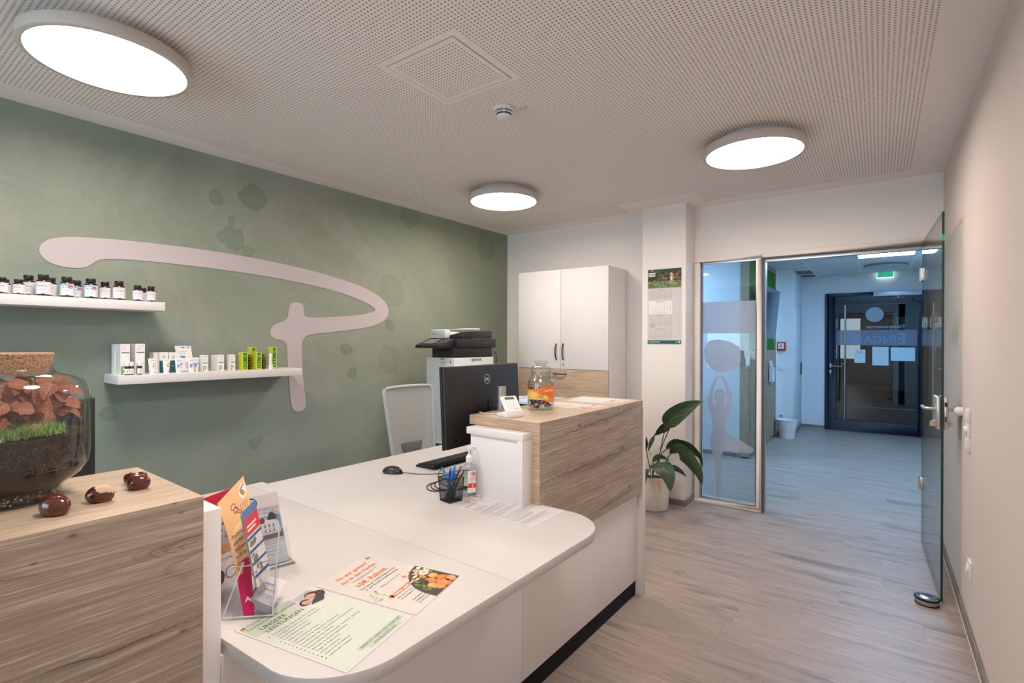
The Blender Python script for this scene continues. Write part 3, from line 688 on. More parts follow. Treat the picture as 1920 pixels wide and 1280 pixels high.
# slat wall with moss, screen
SLW = wood_mat('slat_oak', (196, 176, 146), (178, 158, 130), (156, 136, 110), 2, 1.2, .5, .1)
sw = empty('slat_partition', 'oak end panel with vertical slats below and green moss above', 'slat wall', (-1.413, 6.85, 0), 'W')
b = B(); b.box(0, .098, -.004, .028, .02, 2.53).box(0, .112, 1.95, 1.98, .02, 2.53)
b.obj('end_panel', SLW, sw)
B().box(.001, .097, .028, 1.95, .03, 1.33).obj('backing_board', mat('slat_backing', (40, 36, 34), .9), sw, smooth=False)
B().box(.001, .112, .028, 1.95, 1.31, 1.335).box(.001, .112, .028, 1.95, 2.50, 2.53).obj('rail', SLW, sw)
for k in range(24):
    y0 = .032+k*.080
    B().box(.097, .109, y0, y0+.050, .03, 1.31).obj('slat', SLW, sw)
g = NT('moss'); c = g.ramp(g.noise(g.tc.outputs['Object'], 60, 4, .7), ((.35, (26, 92, 4)), (.6, (64, 150, 18)), (.8, (96, 176, 40)))); g.col(c); g.rgh(1); g.bump(g.noise(g.tc.outputs['Object'], 90, 4, .8), 1, .02)
b = B(); R = random.Random(5); ny, nz = 64, 40
vv = []
for i in range(ny+1):
    for j in range(nz+1): vv.append((.085+R.uniform(-.008, .014), .03+i*(1.918/ny), 1.337+j*(1.16/nz)))
b.add(vv, [(i*(nz+1)+j, (i+1)*(nz+1)+j, (i+1)*(nz+1)+j+1, i*(nz+1)+j+1) for i in range(ny) for j in range(nz)])
mo = b.obj('moss_panel', g.M, sw); mo['kind'] = 'stuff'
tv = empty('wall_screen', 'dark flat screen tilted on the moss wall of the hallway', 'screen', (-1.30, 7.5, 1.84), 'W')
tm = Matrix.Rotation(math.radians(5), 4, 'Y')
B().box(.10, .135, -.55, .55, -.335, .335).xf(tm).obj('screen_housing', mat('screen_grey', (58, 66, 76), .35), tv, bevel=.006)
B().box(.1352, .137, -.54, .54, -.325, .325).xf(tm).obj('display', mat('screen_glass', (60, 76, 92), .12), tv)
B().box(0.0, .10, -.12, .12, -.12, .12).obj('wall_mount', BLACK, tv, bevel=.004)
rk = empty('leaflet_rack', 'clear wall rack with white leaflets at the far end of the slats', 'leaflet rack', (-1.298, 8.28, .88), 'W')
B().box(0, .006, -.11, .11, 0, .30).box(.045, .048, -.11, .11, 0, .12).box(0, .048, -.11, -.107, 0, .2).box(0, .048, .107, .11, 0, .2).box(0, .048, -.11, .11, -.004, 0).obj('rack', mat('acryl_white', (214, 222, 228), .3), rk)
B().box(.010, .016, -.10, .10, .004, .29).obj('leaflet', PAPER, rk); B().box(.022, .028, -.10, .10, .004, .25).obj('leaflet', PAPER, rk)

# small hall fittings
t = empty('fire_alarm', 'red square manual fire call point on the hall wall', 'fire alarm', (-1.245, 8.96, 1.389), 'W')
B().box(-.066, .066, -.045, 0, -.066, .066).obj('case', mat('alarm_red', (196, 30, 30), .4), t, bevel=.006)
B().box(-.04, .04, -.049, -.045, -.04, .045).obj('window', mat('alarm_white', (232, 236, 236), .4), t, bevel=.002)
B().cyl((0, -.0505, 0), .011, .001).xf(Matrix.Identity(4)).obj('button', BLACK, t)
F = Flat((-.04, -.0492, -.04), (.04, -.0492, -.04), (.04, -.0492, .045), (-.04, -.0492, .045)); F.disc(.04, .04, .009, (20, 20, 20)).line(.012, .04, .028, .04, .004, (20, 20, 20)).line(.052, .04, .068, .04, .004, (20, 20, 20)).rect(.025, .055, .058, .068, (30, 50, 80)); F.done('print', t)
t = empty('light_switch', 'white light switch below the red fire alarm', 'switch', (-1.245, 8.96, 1.053), 'W')
B().box(-.044, .044, -.010, 0, -.044, .044).obj('frame', WHITE, t, bevel=.003); B().box(-.028, .028, -.014, -.010, -.028, .028).obj('rocker', WHITE2, t, bevel=.002)
t = empty('wall_socket', 'white wall socket above the waste bin in the hallway', 'socket', (-1.238, 8.96, .30), 'W')
B().box(-.042, .042, -.010, 0, -.042, .042).obj('frame', WHITE, t, bevel=.003); B().lathe([(0, 0), (.018, 0), (.02, .006)], n=20).xf(Matrix.Translation((0, -.0105, 0)) @ Matrix.Rotation(math.pi/2, 4, 'X')).obj('insert', mat('socket_shade', (150, 156, 160), .5), t)
t = empty('electric_cabinet', 'flush white cabinet door with black grip on the hall niche wall', 'cabinet', (-1.077, 9.40, .07), 'W')
B().box(0, .012, -.42, .44, 0, 1.92).obj('door', mat('cabinet_white', (214, 222, 226), .45), t, bevel=.003)
B().box(.012, .03, .34, .365, .84, 1.05).obj('grip', BLACK, t, bevel=.004)
for z in (.55, 1.25): B().box(.012, .018, -.41, -.395, z, z+.02).obj('hinge', DGREY, t)
t = empty('waste_bin', 'white tapered waste bin on the hall floor', 'bin', (-1.135, 8.74, 0), 'W')
B().lathe([(0, .004), (.098, .004), (.104, .0), (.108, .07), (.112, .072), (.124, .14), (.127, .142), (.138, .21), (.141, .212), (.146, .262), (.154, .264), (.156, .276), (.15, .28), (.146, .272), (.104, .01), (0, .008)], n=40).obj('bin_body', mat('bin_white', (222, 224, 224), .4), t)

# ------------------------------------------------------------------ ceiling lamps of the reception
lamps = [(-2.597, .740, 'large round ceiling lamp above the shelves at the green wall', 'near'), (-2.505, 3.35, 'small looking round ceiling lamp above the printer and tall cabinet', 'far'), (-.624, 3.367, 'round ceiling lamp above the walkway before the glass partition', 'right'), (-.62, .74, 'unseen round ceiling lamp added above the photographer', 'behind')]  # the one behind is unseen, added by symmetry and to brighten the desk front
RIM = mat('lamp_rim', (204, 194, 186), .6)
for x, y, lab, _ in lamps:
    t = empty('ceiling_lamp', lab, 'ceiling lamp', (x, y, CEIL), 'W', 0, 'round ceiling lamps')
    B().lathe([(.21, 0), (.21, -.044), (.287, -.044), (.2892, -.046), (.2892, -.0895), (.287, -.091), (.2675, -.0908), (.2665, -.080), (.2, -.080), (.2, 0)], n=96).obj('rim', RIM, t, ang=50)
    B().lathe([(0, -.0845), (.2662, -.0845), (.2662, -.081), (0, -.081)], n=96).obj('diffuser', LAMPM, t)
# smoke detector
t = empty('smoke_detector', 'small white smoke detector on the perforated ceiling', 'smoke detector', (-1.613, 2.156, CEIL), 'W')
B().lathe([(0, 0), (.056, 0), (.058, -.006), (.055, -.016), (.048, -.020), (0, -.020)], n=40).obj('base', WHITE, t)
B().lathe([(0, -.048), (.036, -.046), (.044, -.021), (0, -.021)], n=40).obj('chamber', BLACKM, t)
B().lathe([(.036, -.034), (.0485, -.0305), (.0485, -.0275), (.036, -.0285)], n=40, closed=True).obj('louvre', WHITE, t)
B().lathe([(0, -.042), (.040, -.0405), (.0405, -.044), (.035, -.054), (.024, -.060), (0, -.061)], n=40).obj('cap', WHITE, t)
for k in range(4):
    a = -.92+k*math.pi/2; B().box(.034, .0475, -.0028, .0028, -.043, -.019).xf(Matrix.Rotation(a, 4, 'Z')).obj('rib', WHITE, t)
tag(place(B().box(-.02, .02, -.012, .012, -.008, 0).obj('detector_tag', mat('tag_grey', (196, 190, 186), .6)), (-1.52, 2.20, CEIL), 'W', .4), 'small grey tag on the ceiling beside the smoke detector', 'tag')

# ================================================================== RECEPTION FURNITURE (counter frame, metres)
WT = .78
def ko(b, name, m, parent, loc, **k): return b.obj(name, m, parent, off=loc, **k)
def arc(cx, cy, r, a0, a1, n=8, ry=None):
    ry = r if ry is None else ry
    return [(cx+r*math.cos(math.radians(a0+(a1-a0)*i/n)), cy+ry*math.sin(math.radians(a0+(a1-a0)*i/n))) for i in range(n+1)]
# worktop: near piece and far piece meet at a seam
L0 = (-1.6, 1.2, WT)
wt = empty('worktop', 'white L shaped reception worktop with rounded corners and a seam', 'worktop', L0)
near = [(-2.40, -.45), (-1.62, -.45), (-1.62, .512), (-1.26, .512)]+arc(-1.035, .72, .185, 268, 355, 10, .195)+[(-.852, .80), (-.852, 1.1335), (-2.40, 1.1335)]
far = [(-2.352, 1.1345), (-.852, 1.1345), (-.852, 1.55)]+arc(-1.035, 1.556, .183, 0, 88, 12)+[(-1.17, 1.7385), (-1.17, 2.755), (-2.352, 2.755)]
ko(B().prism(near, WT-.032, WT), 'near_top', WHITET, wt, L0, bevel=.0018)
ko(B().prism(far, WT-.032, WT), 'far_top', WHITET, wt, L0, bevel=.0018)
ko(B().box(-2.40, -2.352, 1.1345, 1.20, WT-.032, WT), 'corner_piece', WHITET, wt, L0, bevel=.0015)
# base below
L1 = (-1.6, 1.6, 0)
db = empty('desk_base', 'white reception desk front with black recessed plinth', 'desk', L1)
PX = -1.20
ko(B().box(PX-.019, PX, .5098, 1.6445, .088, WT-.033), 'front_panel', WHITEF, db, L1, bevel=.001)
ko(B().box(PX-.019, PX, 1.6465, 2.757, .088, WT-.033), 'front_panel', WHITEF, db, L1, bevel=.001)
ko(B().box(PX-.03, PX-.008, .5098, 2.757, 0, .087), 'plinth', BLACKM, db, L1)
ko(B().box(-2.30, -1.164, 2.758, 2.792, 0, 1.078), 'end_board', WHITE2, db, L1, bevel=.0015)
ko(B().box(-2.30, -2.28, 1.2, 2.757, 0, WT-.033), 'rear_leg_panel', WHITE, db, L1, bevel=.001)
ko(B().box(-2.30, -1.22, -.44, -.42, 0, WT-.033), 'side_panel', WHITE, db, L1, bevel=.001)
# raised counter on the right: oak waterfall over a white end box
L2 = (-1.38, 2.2, WT)
rc = empty('raised_counter', 'oak decor raised counter shelf with deep front panel above the desk', 'counter', L2)
TZ = 1.117; XF = -1.168; XB = -1.552; Y0, Y1 = 1.718, 2.757
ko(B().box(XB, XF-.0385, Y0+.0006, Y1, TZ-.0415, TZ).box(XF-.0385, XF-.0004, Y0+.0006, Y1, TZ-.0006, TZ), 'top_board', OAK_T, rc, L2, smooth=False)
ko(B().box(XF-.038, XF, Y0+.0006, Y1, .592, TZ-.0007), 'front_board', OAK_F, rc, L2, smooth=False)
ko(B().box(XB, XF-.0005, Y0, Y0+.0006, TZ-.0415, TZ-.0005).box(XF-.038, XF-.0005, Y0, Y0+.0006, .592, TZ-.0415), 'edge_band', OAK_E, rc, L2, smooth=False)
wb = ko(B().box(-1.497, XF-.0395, 1.664, 1.712, WT+.0005, TZ-.072), 'white_end_box', WHITE2, rc, L2, bevel=.001)
ko(B().box(-1.515, XF-.0395, 1.656, 1.7175, TZ-.0715, TZ-.0425), 'cover_board', WHITE2, rc, L2, bevel=.0012)
ko(B().box(-1.2375, -1.2095, 1.6565, 1.664, WT+.0005, TZ-.072), 'edge_board', WHITE2, rc, L2, bevel=.0008)
ko(B().box(XF-.056, XF-.040, 1.7175, 2.757, WT+.0005, TZ-.0425).box(XB+.02, XF-.056, 2.741, 2.757, WT+.0005, TZ-.0425), 'inner_panel', WHITE2, rc, L2, bevel=.0008)
# left raised counter
L3 = (-1.38, -.1, WT)
lc = empty('raised_counter', 'oak decor raised counter carrying the terrarium at the left', 'counter', L3)
YE = .4645
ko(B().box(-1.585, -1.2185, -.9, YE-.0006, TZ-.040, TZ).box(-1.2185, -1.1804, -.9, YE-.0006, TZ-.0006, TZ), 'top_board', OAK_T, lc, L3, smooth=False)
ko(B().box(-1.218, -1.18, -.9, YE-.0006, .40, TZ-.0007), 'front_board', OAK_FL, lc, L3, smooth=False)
ko(B().box(-1.585, -1.1805, YE-.0006, YE, TZ-.040, TZ-.0005).box(-1.218, -1.1805, YE-.0006, YE, .40, TZ-.040), 'edge_band', OAK_E, lc, L3, smooth=False)
ko(B().box(-1.53, -1.2000, YE+.0005, .509, .05, TZ-.040), 'white_end_box', WHITE2, lc, L3, bevel=.0015)
ko(B().box(-1.235, -1.219, -.9, YE, WT+.001, TZ-.041), 'inner_panel', WHITE2, lc, L3, bevel=.0008)

# tall cabinet at the back wall (room frame)
LC = (-2.55, 4.56, 0)
cb = empty('tall_cabinet', 'tall white cabinet with two doors above an oak drawer front', 'cabinet', LC, 'W')
cx0, cx1, cyf, cz = -3.052, -2.036, 4.350, 2.160
b = B().box(cx0, cx1, cyf+.020, 4.772, 0.0, cz)
ko(b, 'carcass', WHITE2, cb, LC, bevel=.001)
d1 = ko(B().box(cx0+.001, -2.5475, cyf, cyf+.018, 1.180, cz-.002), 'door', WHITE2, cb, LC, bevel=.0012)
d2_ = ko(B().box(-2.5445, cx1-.001, cyf, cyf+.018, 1.180, cz-.002), 'door', WHITE2, cb, LC, bevel=.0012)
dr = ko(B().box(cx0+.001, cx1-.001, cyf, cyf+.018, .62, 1.1755), 'drawer_front', OAK_C, cb, LC, bevel=.0012)
ko(B().box(cx0+.001, cx1-.001, cyf, cyf+.018, .06, .616), 'drawer_front', OAK_C, cb, LC, bevel=.0012)
for x, par in ((-2.590, d1), (-2.512, d2_)):
    pts = [(x, cyf-.001, 1.428), (x, cyf-.012, 1.424), (x, cyf-.026, 1.395), (x, cyf-.031, 1.349), (x, cyf-.026, 1.303), (x, cyf-.012, 1.274), (x, cyf-.001, 1.270)]
    o = ko(B().tube(pts, [.005, .0055, .006, .006, .006, .0055, .005], 10), 'handle', BLACK, par, LC)
ko(B().tube([(-2.512, cyf-.001, 1.224), (-2.512, cyf-.004, 1.224)], .010, 20).tube([(-2.512, cyf-.004, 1.224), (-2.512, cyf-.0055, 1.224)], .006, 12), 'lock', STEEL, d2_, LC)
pts = [(-2.628, cyf-.001, 1.130), (-2.620, cyf-.014, 1.130), (-2.59, cyf-.026, 1.130), (-2.553, cyf-.030, 1.130), (-2.516, cyf-.026, 1.130), (-2.486, cyf-.014, 1.130), (-2.478, cyf-.001, 1.130)]
ko(B().tube(pts, .0055, 10), 'handle', BLACK, dr, LC)
ko(B().tube([(-2.553, cyf-.001, 1.083), (-2.553, cyf-.004, 1.083)], .010, 20), 'lock', STEEL, dr, LC)

# ------------------------------------------------------------------ wall decoration on the green wall
P = [(.624,1.929),(.633,1.959),(.657,1.984),(.698,2.003),(.757,2.016),(.844,2.026),(.965,2.034),(1.124,2.04),(1.298,2.043),(1.488,2.042),(1.696,2.035),(1.926,2.020),(2.181,1.995),(2.391,1.964),(2.62,1.92),(2.784,1.871),(2.89,1.813),(2.94,1.755),(2.95,1.70),(2.925,1.651),(2.871,1.61),(2.764,1.572),(2.621,1.548),(2.467,1.528),(2.286,1.507),(2.183,1.495),(2.142,1.474),(2.122,1.436),(2.121,1.359),(2.126,1.267),(2.131,1.175),(2.142,1.082),(2.152,1.005),(2.157,.958),(2.149,.925),(2.119,.908),(2.079,.908),(2.052,.926),(2.039,.962),(2.031,1.03),(2.022,1.121),(2.014,1.211),(2.007,1.301),(2.004,1.391),(1.999,1.421),(1.982,1.443),(1.951,1.454),(1.913,1.455),(1.883,1.479),(1.876,1.511),(1.886,1.545),(1.913,1.568),(1.958,1.584),(1.989,1.6),(2.008,1.618),(2.012,1.653),(2.017,1.698),(2.032,1.726),(2.067,1.74),(2.108,1.738),(2.132,1.72),(2.136,1.689),(2.134,1.651),(2.149,1.633),(2.199,1.626),(2.321,1.634),(2.466,1.646),(2.641,1.665),(2.743,1.687),(2.816,1.715),(2.774,1.749),(2.66,1.79),(2.542,1.822),(2.391,1.853),(2.181,1.882),(1.927,1.906),(1.697,1.920),(1.488,1.926),(1.298,1.929),(1.124,1.928),(1.004,1.924),(.918,1.917),(.881,1.906),(.858,1.889),(.836,1.866),(.814,1.852),(.774,1.845),(.723,1.846),(.682,1.856),(.654,1.871),(.634,1.893),(.626,1.913)]
def chaikin(p, k=1):
    for _ in range(k):
        q = []
        for i in range(len(p)):
            a, c = p[i], p[(i+1) % len(p)]
            q += [(a[0]*.75+c[0]*.25, a[1]*.75+c[1]*.25), (a[0]*.25+c[0]*.75, a[1]*.25+c[1]*.75)]
        p = q
    return p
b = B(); b.extr(chaikin(P), (0, 0, 0), (0, 1, 0), (0, 0, 1), (.004, 0, 0))
o = b.obj('wall_emblem', mat('emblem_paint', (196, 185, 186), .8, bump=.2, bscale=500), off=(0, 1.8, 1.6), smooth=False); place(o, (XG+.0005, 1.8, 1.6)); tag(o, 'large pale pink brush stroke letter P emblem on the green wall', 'wall emblem')

def shelf(lab, y0, y1, zt):
    o = B().box(0, .247, -(y1-y0)/2, (y1-y0)/2, -.05, 0).obj('wall_shelf', WHITE, bevel=.0012)
    place(o, (XG+.001, (y0+y1)/2, zt)); tag(o, lab, 'shelf', 'floating shelves on the green wall'); return o
shelf('upper white floating shelf holding the row of pill bottles', .10, 1.128, 1.667)
shelf('lower white floating shelf holding cosmetics cartons and tubes', .905, 1.980, 1.252)

# pill bottles
AMB = mat('amber_brown_glass', (58, 32, 18), .15, coat=.4); CAPM = mat('black_cap', (24, 23, 25), .45)
LAB_B = mat('label_pale_blue', (212, 224, 234), .5); LAB_W = mat('label_white', (222, 222, 224), .5); LAB_N = mat('label_sky', (160, 205, 232), .5)
def bottle(x, y, w, h, lab, txt, kind):
    t = empty('pill_bottle', lab, 'bottle', (x, y, 1.667), 'K', 0, 'pill bottles on the upper shelf'); r = w/2
    B().lathe([(0, 0), (r*.93, 0), (r, .004), (r, h*.66), (r*.93, h*.72), (r*.66, h*.785), (r*.60, h*.80), (r*.60, h*.83), (0, h*.83)], n=28).obj('bottle_body', AMB, t)
    B().lathe([(r*.0, h*.80), (r*.70, h*.80), (r*.73, h*.815), (r*.73, h*.86), (r*.69, h*.865), (r*.69, h*.875), (r*.75, h*.885), (r*.75, h*.97), (r*.70, h), (0, h)], n=28).obj('cap', CAPM, t)
    lz0, lz1 = h*.085, h*.66; n = 28
    B().lathe([(r+.0004, lz0), (r+.0004, lz1)], n=n).obj('label_band', LAB_B if kind == 'b' else LAB_W, t, noclean=True)
    # print wrapped on the label, facing the room
    b = B(); cols = []
    def wrap(s0, z, size, col, width, bold=False):
        v, f, W = text_geo(s0, bold); k = size/.72; kx = width/W
        if col not in cols: cols.append(col)
        a0 = (-.30)
        b.add([((r+.0009)*math.cos(a0+(p[0]*kx-width/2)/r), (r+.0009)*math.sin(a0+(p[0]*kx-width/2)/r), z+p[1]*k) for p in v], f, cols.index(col))
    def arcb(a0, a1, z0, z1, col, rr=.0008):
        if col not in cols: cols.append(col)
        N = 10
        v = [((r+rr)*math.cos(a0+(a1-a0)*i/N), (r+rr)*math.sin(a0+(a1-a0)*i/N), z) for i in range(N+1) for z in (z0, z1)]
        b.add(v, [(2*i, 2*i+2, 2*i+3, 2*i+1) for i in range(N)], cols.index(col))
    if kind == 'b': arcb(-1.3, .7, h*.56, lz1-.001, (150, 200, 232))
    arcb(-.72, .05, h*.60, h*.615, (120, 140, 170), .0012)
    wrap(txt, h*.44, h*.075, (92, 98, 120), r*1.25)
    for q in range(3): arcb(-.70, .15, h*(.36-.05*q), h*(.37-.05*q), (170, 176, 190))
    arcb(-.45, .1, lz0, lz0+.003, (60, 60, 110), .0012)
    if kind == 'b':
        b.add([((r+.0012)*math.cos(.30+.011/r*math.cos(i*.524)), (r+.0012)*math.sin(.30+.011/r*math.cos(i*.524)), h*.50+.009*math.sin(i*.524)) for i in range(12)], [tuple(range(12))], len(cols)); cols.append((226, 70, 50))
    b.obj('print', [inkmat(c) for c in cols], t, smooth=False, noclean=True)
XA, XB2 = XG+.205, XG+.115
for x, y, w, h, lab, txt, k in (
    (XA, .455, .050, .080, 'short amber pill bottle cut by the left picture edge', 'VITAMIN', 'w'),
    (XB2, .478, .048, .078, 'short amber pill bottle behind the one at the left picture edge', 'VITAMIN', 'w'),
    (XA, .516, .045, .076, 'short amber pill bottle in front, second from the left group', 'ZINK', 'w'),
    (XB2, .566, .053, .108, 'tall pill bottle behind the short one at the left', 'OMEGA', 'w'),
    (XA, .606, .058, .108, 'tall pale labelled OMEGA bottle in front', 'OMEGA', 'w'),
    (XB2, .652, .050, .104, 'tall bottle half hidden behind the front OMEGA bottle', 'OMEGA', 'w'),
    (XA, .698, .058, .106, 'first blue labelled ATP bottle with a red dot, left of its pair', 'ATP', 'b'),
    (XB2, .757, .050, .100, 'blue labelled bottle hidden behind the first ATP bottle', 'ATP', 'b'),
    (XA, .796, .057, .107, 'second blue labelled ATP bottle with a red dot, in shelf middle', 'ATP', 'b'),
    (XA-.02, .862, .050, .098, 'white labelled bottle touching the right side of an ATP bottle', 'ENZYM KOMPLEX', 'w'),
    (XA, .920, .056, .106, 'white labelled bottle standing alone between the gaps', 'ENZYM KOMPLEX', 'w'),
    (XA, 1.006, .048, .090, 'short wide amber bottle, left of the last three on the shelf', 'SELEN', 'w'),
    (XB2, 1.060, .042, .086, 'short amber bottle half hidden behind the last pair', 'SELEN', 'w'),
    (XA, 1.071, .046, .090, 'short amber bottle, the rightmost on the upper shelf', 'SELEN', 'w')):
    bottle(x, y, w, h, lab, txt, k)

# cosmetics on the lower shelf --------------------------------------------
SZ = 1.252
CARD = mat('carton_white', (238, 236, 236), .45)
GRN, DGR, GRY, BLU = (122, 166, 62), (92, 142, 60), (150, 152, 156), (38, 138, 200)
def carton(x, y, d, wdt, h, lab, draw=None, m=CARD, rz=0, grp='cartons on the lower shelf', name='carton'):
    """x,y = near front-left corner region centre; d depth, wdt width along the wall"""
    t = empty(name, lab, 'carton', (x, y, SZ), 'K', rz, grp)
    B().box(-d/2, d/2, -wdt/2, wdt/2, 0, h).obj('box', m, t, bevel=.0012, seg=1)
    if draw:
        F = Flat((d/2, -wdt/2, 0), (d/2, wdt/2, 0), (d/2, wdt/2, h), (d/2, -wdt/2, h)); draw(F, wdt, h); F.done('print', t)
    return t
def d_tall(F, w, h):
    F.rect(w*.10, w*.92, h*.70, h*.735, DGR).text('HYDRO', w*.12, h*.84, h*.028, GRN, width=w*.5).text('fluid', w*.12, h*.79, h*.022, GRY, width=w*.3)
    F.rect(w*.12, w*.9, h*.93, h*.94, GRY).text('p', w*.05, h*.10, h*.28, GRN, width=w*.62, bold=True)
def d_p(F, w, h):
    F.rect(w*.1, w*.88, h*.50, h*.555, DGR).rect(w*.12, w*.9, h*.91, h*.925, GRY).rect(w*.12, w*.6, h*.72, h*.735, (170, 190, 140)).rect(w*.12, w*.5, h*.66, h*.67, GRY)
    F.text('p', w*.12, h*.13, h*.33, GRN, width=w*.58, bold=True).disc(w*.85, h*.10, w*.05, (90, 90, 90), n=8)
carton(-3.505, .955, .085, .045, .173, 'tall white carton with a big green p, first on the left', d_tall)
carton(-3.585, .953, .060, .045, .171, 'tall plain white carton standing behind the first green p carton')
carton(-3.505, 1.026, .085, .045, .174, 'tall white carton with a green p, second from the left', d_tall)
def d_teal(F, w, h):
    F.rect(0, w, 0, h*.60, (34, 92, 100)).text('MED', w*.35, h*.30, h*.05, (150, 180, 184), width=w*.4)
    F.poly([(w*.34, h*.72), (w*.42, h*.82), (w*.5, h*.86), (w*.6, h*.82), (w*.7, h*.72)], (150, 160, 165)).disc(w*.52, h*.77, w*.08, (238, 236, 236), 3)
carton(-3.585, 1.133, .07, .030, .121, 'small plain white carton left behind the teal cartons')
carton(-3.545, 1.162, .05, .046, .122, 'half white half teal carton, the left one of the pair', d_teal)
carton(-3.545, 1.212, .05, .044, .121, 'half white half teal carton, the right one of the pair', d_teal)
for x, y, lab in ((-3.475, 1.366, 'small white carton with green p, leftmost of the p trio'), (-3.475, 1.460, 'small white carton with green p, middle of the p trio'), (-3.475, 1.529, 'small white carton with green p, right of the p trio')):
    carton(x, y, .042, .034, .103, lab, d_p)
carton(-3.530, 1.458, .055, .034, .101, 'small plain white carton behind the middle green p carton')
# dropper bottles
def dropper(x, y, lab):
    t = empty('dropper_bottle', lab, 'bottle', (x, y, SZ), 'K', 0, 'dropper bottles on the lower shelf')
    B().lathe([(0, 0), (.011, 0), (.0118, .002), (.0118, .044), (.009, .049), (.0075, .051), (0, .051)], n=24).obj('bottle_body', mat('dark_bottle', (50, 30, 32), .2), t)
    B().lathe([(0, .05), (.0104, .05), (.0108, .052), (.0108, .072), (.0098, .074), (0, .074)], n=24).obj('cap', mat('white_cap', (236, 236, 236), .4), t)
    B().lathe([(.0122, .006), (.0122, .036)], n=24).obj('label_band', CARD, t, noclean=True)
    b = B(); v, f, W = text_geo('p', True)
    b.add([(.0126*math.cos(-.4+p[0]*.016/.0126), .0126*math.sin(-.4+p[0]*.016/.0126), .014+p[1]*.02) for p in v], f); b.obj('print', inkmat((150, 190, 110)), t, smooth=False, noclean=True)
dropper(-3.425, .953, 'small dark dropper bottle with white cap, left of the touching pair')
dropper(-3.428, .974, 'small dark dropper bottle with white cap, right of the touching pair')
dropper(-3.430, 1.014, 'small dark dropper bottle standing alone before the second tall carton')
# tubes
def tube_(x, y, lab, kind, h=.09, rz=0):
    t = empty('cream_tube', lab, 'tube', (x, y, SZ), 'K', rz, 'cream tubes on the lower shelf')
    B().lathe([(0, 0), (.0135, 0), (.014, .002), (.014, .014), (0, .014)], n=24).obj('cap', mat('tube_cap', (236, 236, 238), .35), t)
    b = B(); N = 20; rings = []
    for k in range(7):
        s = k/6; z = .0145+(h-.0145)*s; rx = .0145*(1-s)+.0012; ry = .0150+.0055*s
        rings.append([(rx*math.cos(2*math.pi*i/N), ry*math.sin(2*math.pi*i/N), z) for i in range(N)])
    v = [p for r in rings for p in r]; f = [(k*N+i, k*N+(i+1) % N, (k+1)*N+(i+1) % N, (k+1)*N+i) for k in range(6) for i in range(N)]+[tuple(range(N))[::-1], tuple(range(6*N, 7*N))]
    b.add(v, f); b.obj('tube_body', CARD, t)
    F = Flat((.0157, -.0150, .014), (.0157, .0150, .014), (.0030, .0200, h), (.0030, -.0200, h), .0012)
    w = F.w
    if kind == 'leaf':
        F.poly([(w*.45, .026), (w*.78, .026), (w*.68, .038), (w*.58, .044), (w*.5, .036)], (170, 200, 90)).poly([(w*.5, .040), (w*.66, .040), (w*.6, .052)], (190, 210, 120)).disc(w*.85, .046, .0022, (90, 90, 80)).rect(w*.2, w*.75, .064, .0655, GRY)
    else:
        F.text('p', w*.12, .022, .024, BLU, width=w*.45, bold=True).rect(w*.6, w*.98, .038, .043, BLU).rect(w*.2, w*.8, .060, .0615, GRY).rect(w*.2, w*.7, .055, .056, GRY)
    F.done('print', t)
tube_(-3.44, 1.077, 'white tube with a green leaf motif, left of the two', 'leaf')
tube_(-3.44, 1.149, 'white tube with a green leaf motif, before the teal cartons', 'leaf', .086)
tube_(-3.44, 1.213, 'white tube with a blue p, left of the hanging card', 'p')
tube_(-3.435, 1.280, 'white tube with a blue p, front one of the overlapping pair', 'p')
tube_(-3.462, 1.314, 'white tube with a blue p, rear one of the overlapping pair', 'p')
# blister card
t = empty('blister_card', 'white hanging card with blue top and a foot pad sample', 'blister card', (-3.600, 1.305, SZ), 'K', 0)
q = [(.035, -.043, .003), (.035, .043, .003), (-.012, .036, .165), (-.012, -.056, .165)]
sheet('card', *q, .0012, CARD, t)
F = Flat(*q); F.rect(0, .086, F.h-.006, F.h, (90, 170, 205)).disc(.043, F.h-.016, .011, (70, 66, 66), ry=.003).disc(.07, F.h-.014, .008, (205, 160, 140), ry=.010, rot=.5).rect(.02, .045, .085, .098, BLU).rect(.02, .05, .112, .115, (180, 185, 190)).rect(.02, .06, .125, .128, (180, 185, 190)).disc(.055, .035, .016, (206, 186, 168), ry=.024).done('print', t)
# yellow cartons
YEL = mat('carton_yellow', (206, 208, 48), .45)
def d_y(F, w, h):
    F.rect(w*.16, w*.80, h*.08, h*.97, (40, 130, 40)); F.disc(w*.48, h*.78, w*.24, (206, 208, 48), 2).disc(w*.48, h*.78, w*.16, (40, 130, 40), 3).rect(w*.28, w*.68, h*.42, h*.46, (206, 208, 48), 2).rect(w*.28, w*.68, h*.28, h*.33, (206, 208, 48), 2).rect(w*.34, w*.62, h*.14, h*.2, (206, 208, 48), 2)
for x, y, h, lab in ((-3.465, 1.601, .117, 'yellow carton with green panel, front left of the yellow group'), (-3.545, 1.696, .150, 'taller yellow carton behind the two front yellow ones'), (-3.465, 1.693, .117, 'yellow carton with green panel, front right of the yellow group'), (-3.525, 1.830, .150, 'taller yellow carton at the right end of the shelf')):
    carton(x, y, .055, .036, h, lab, d_y, YEL, 0, 'yellow cartons on the lower shelf')
DKG = mat('dark_green_soap', (46, 54, 26), .25, coat=.5)
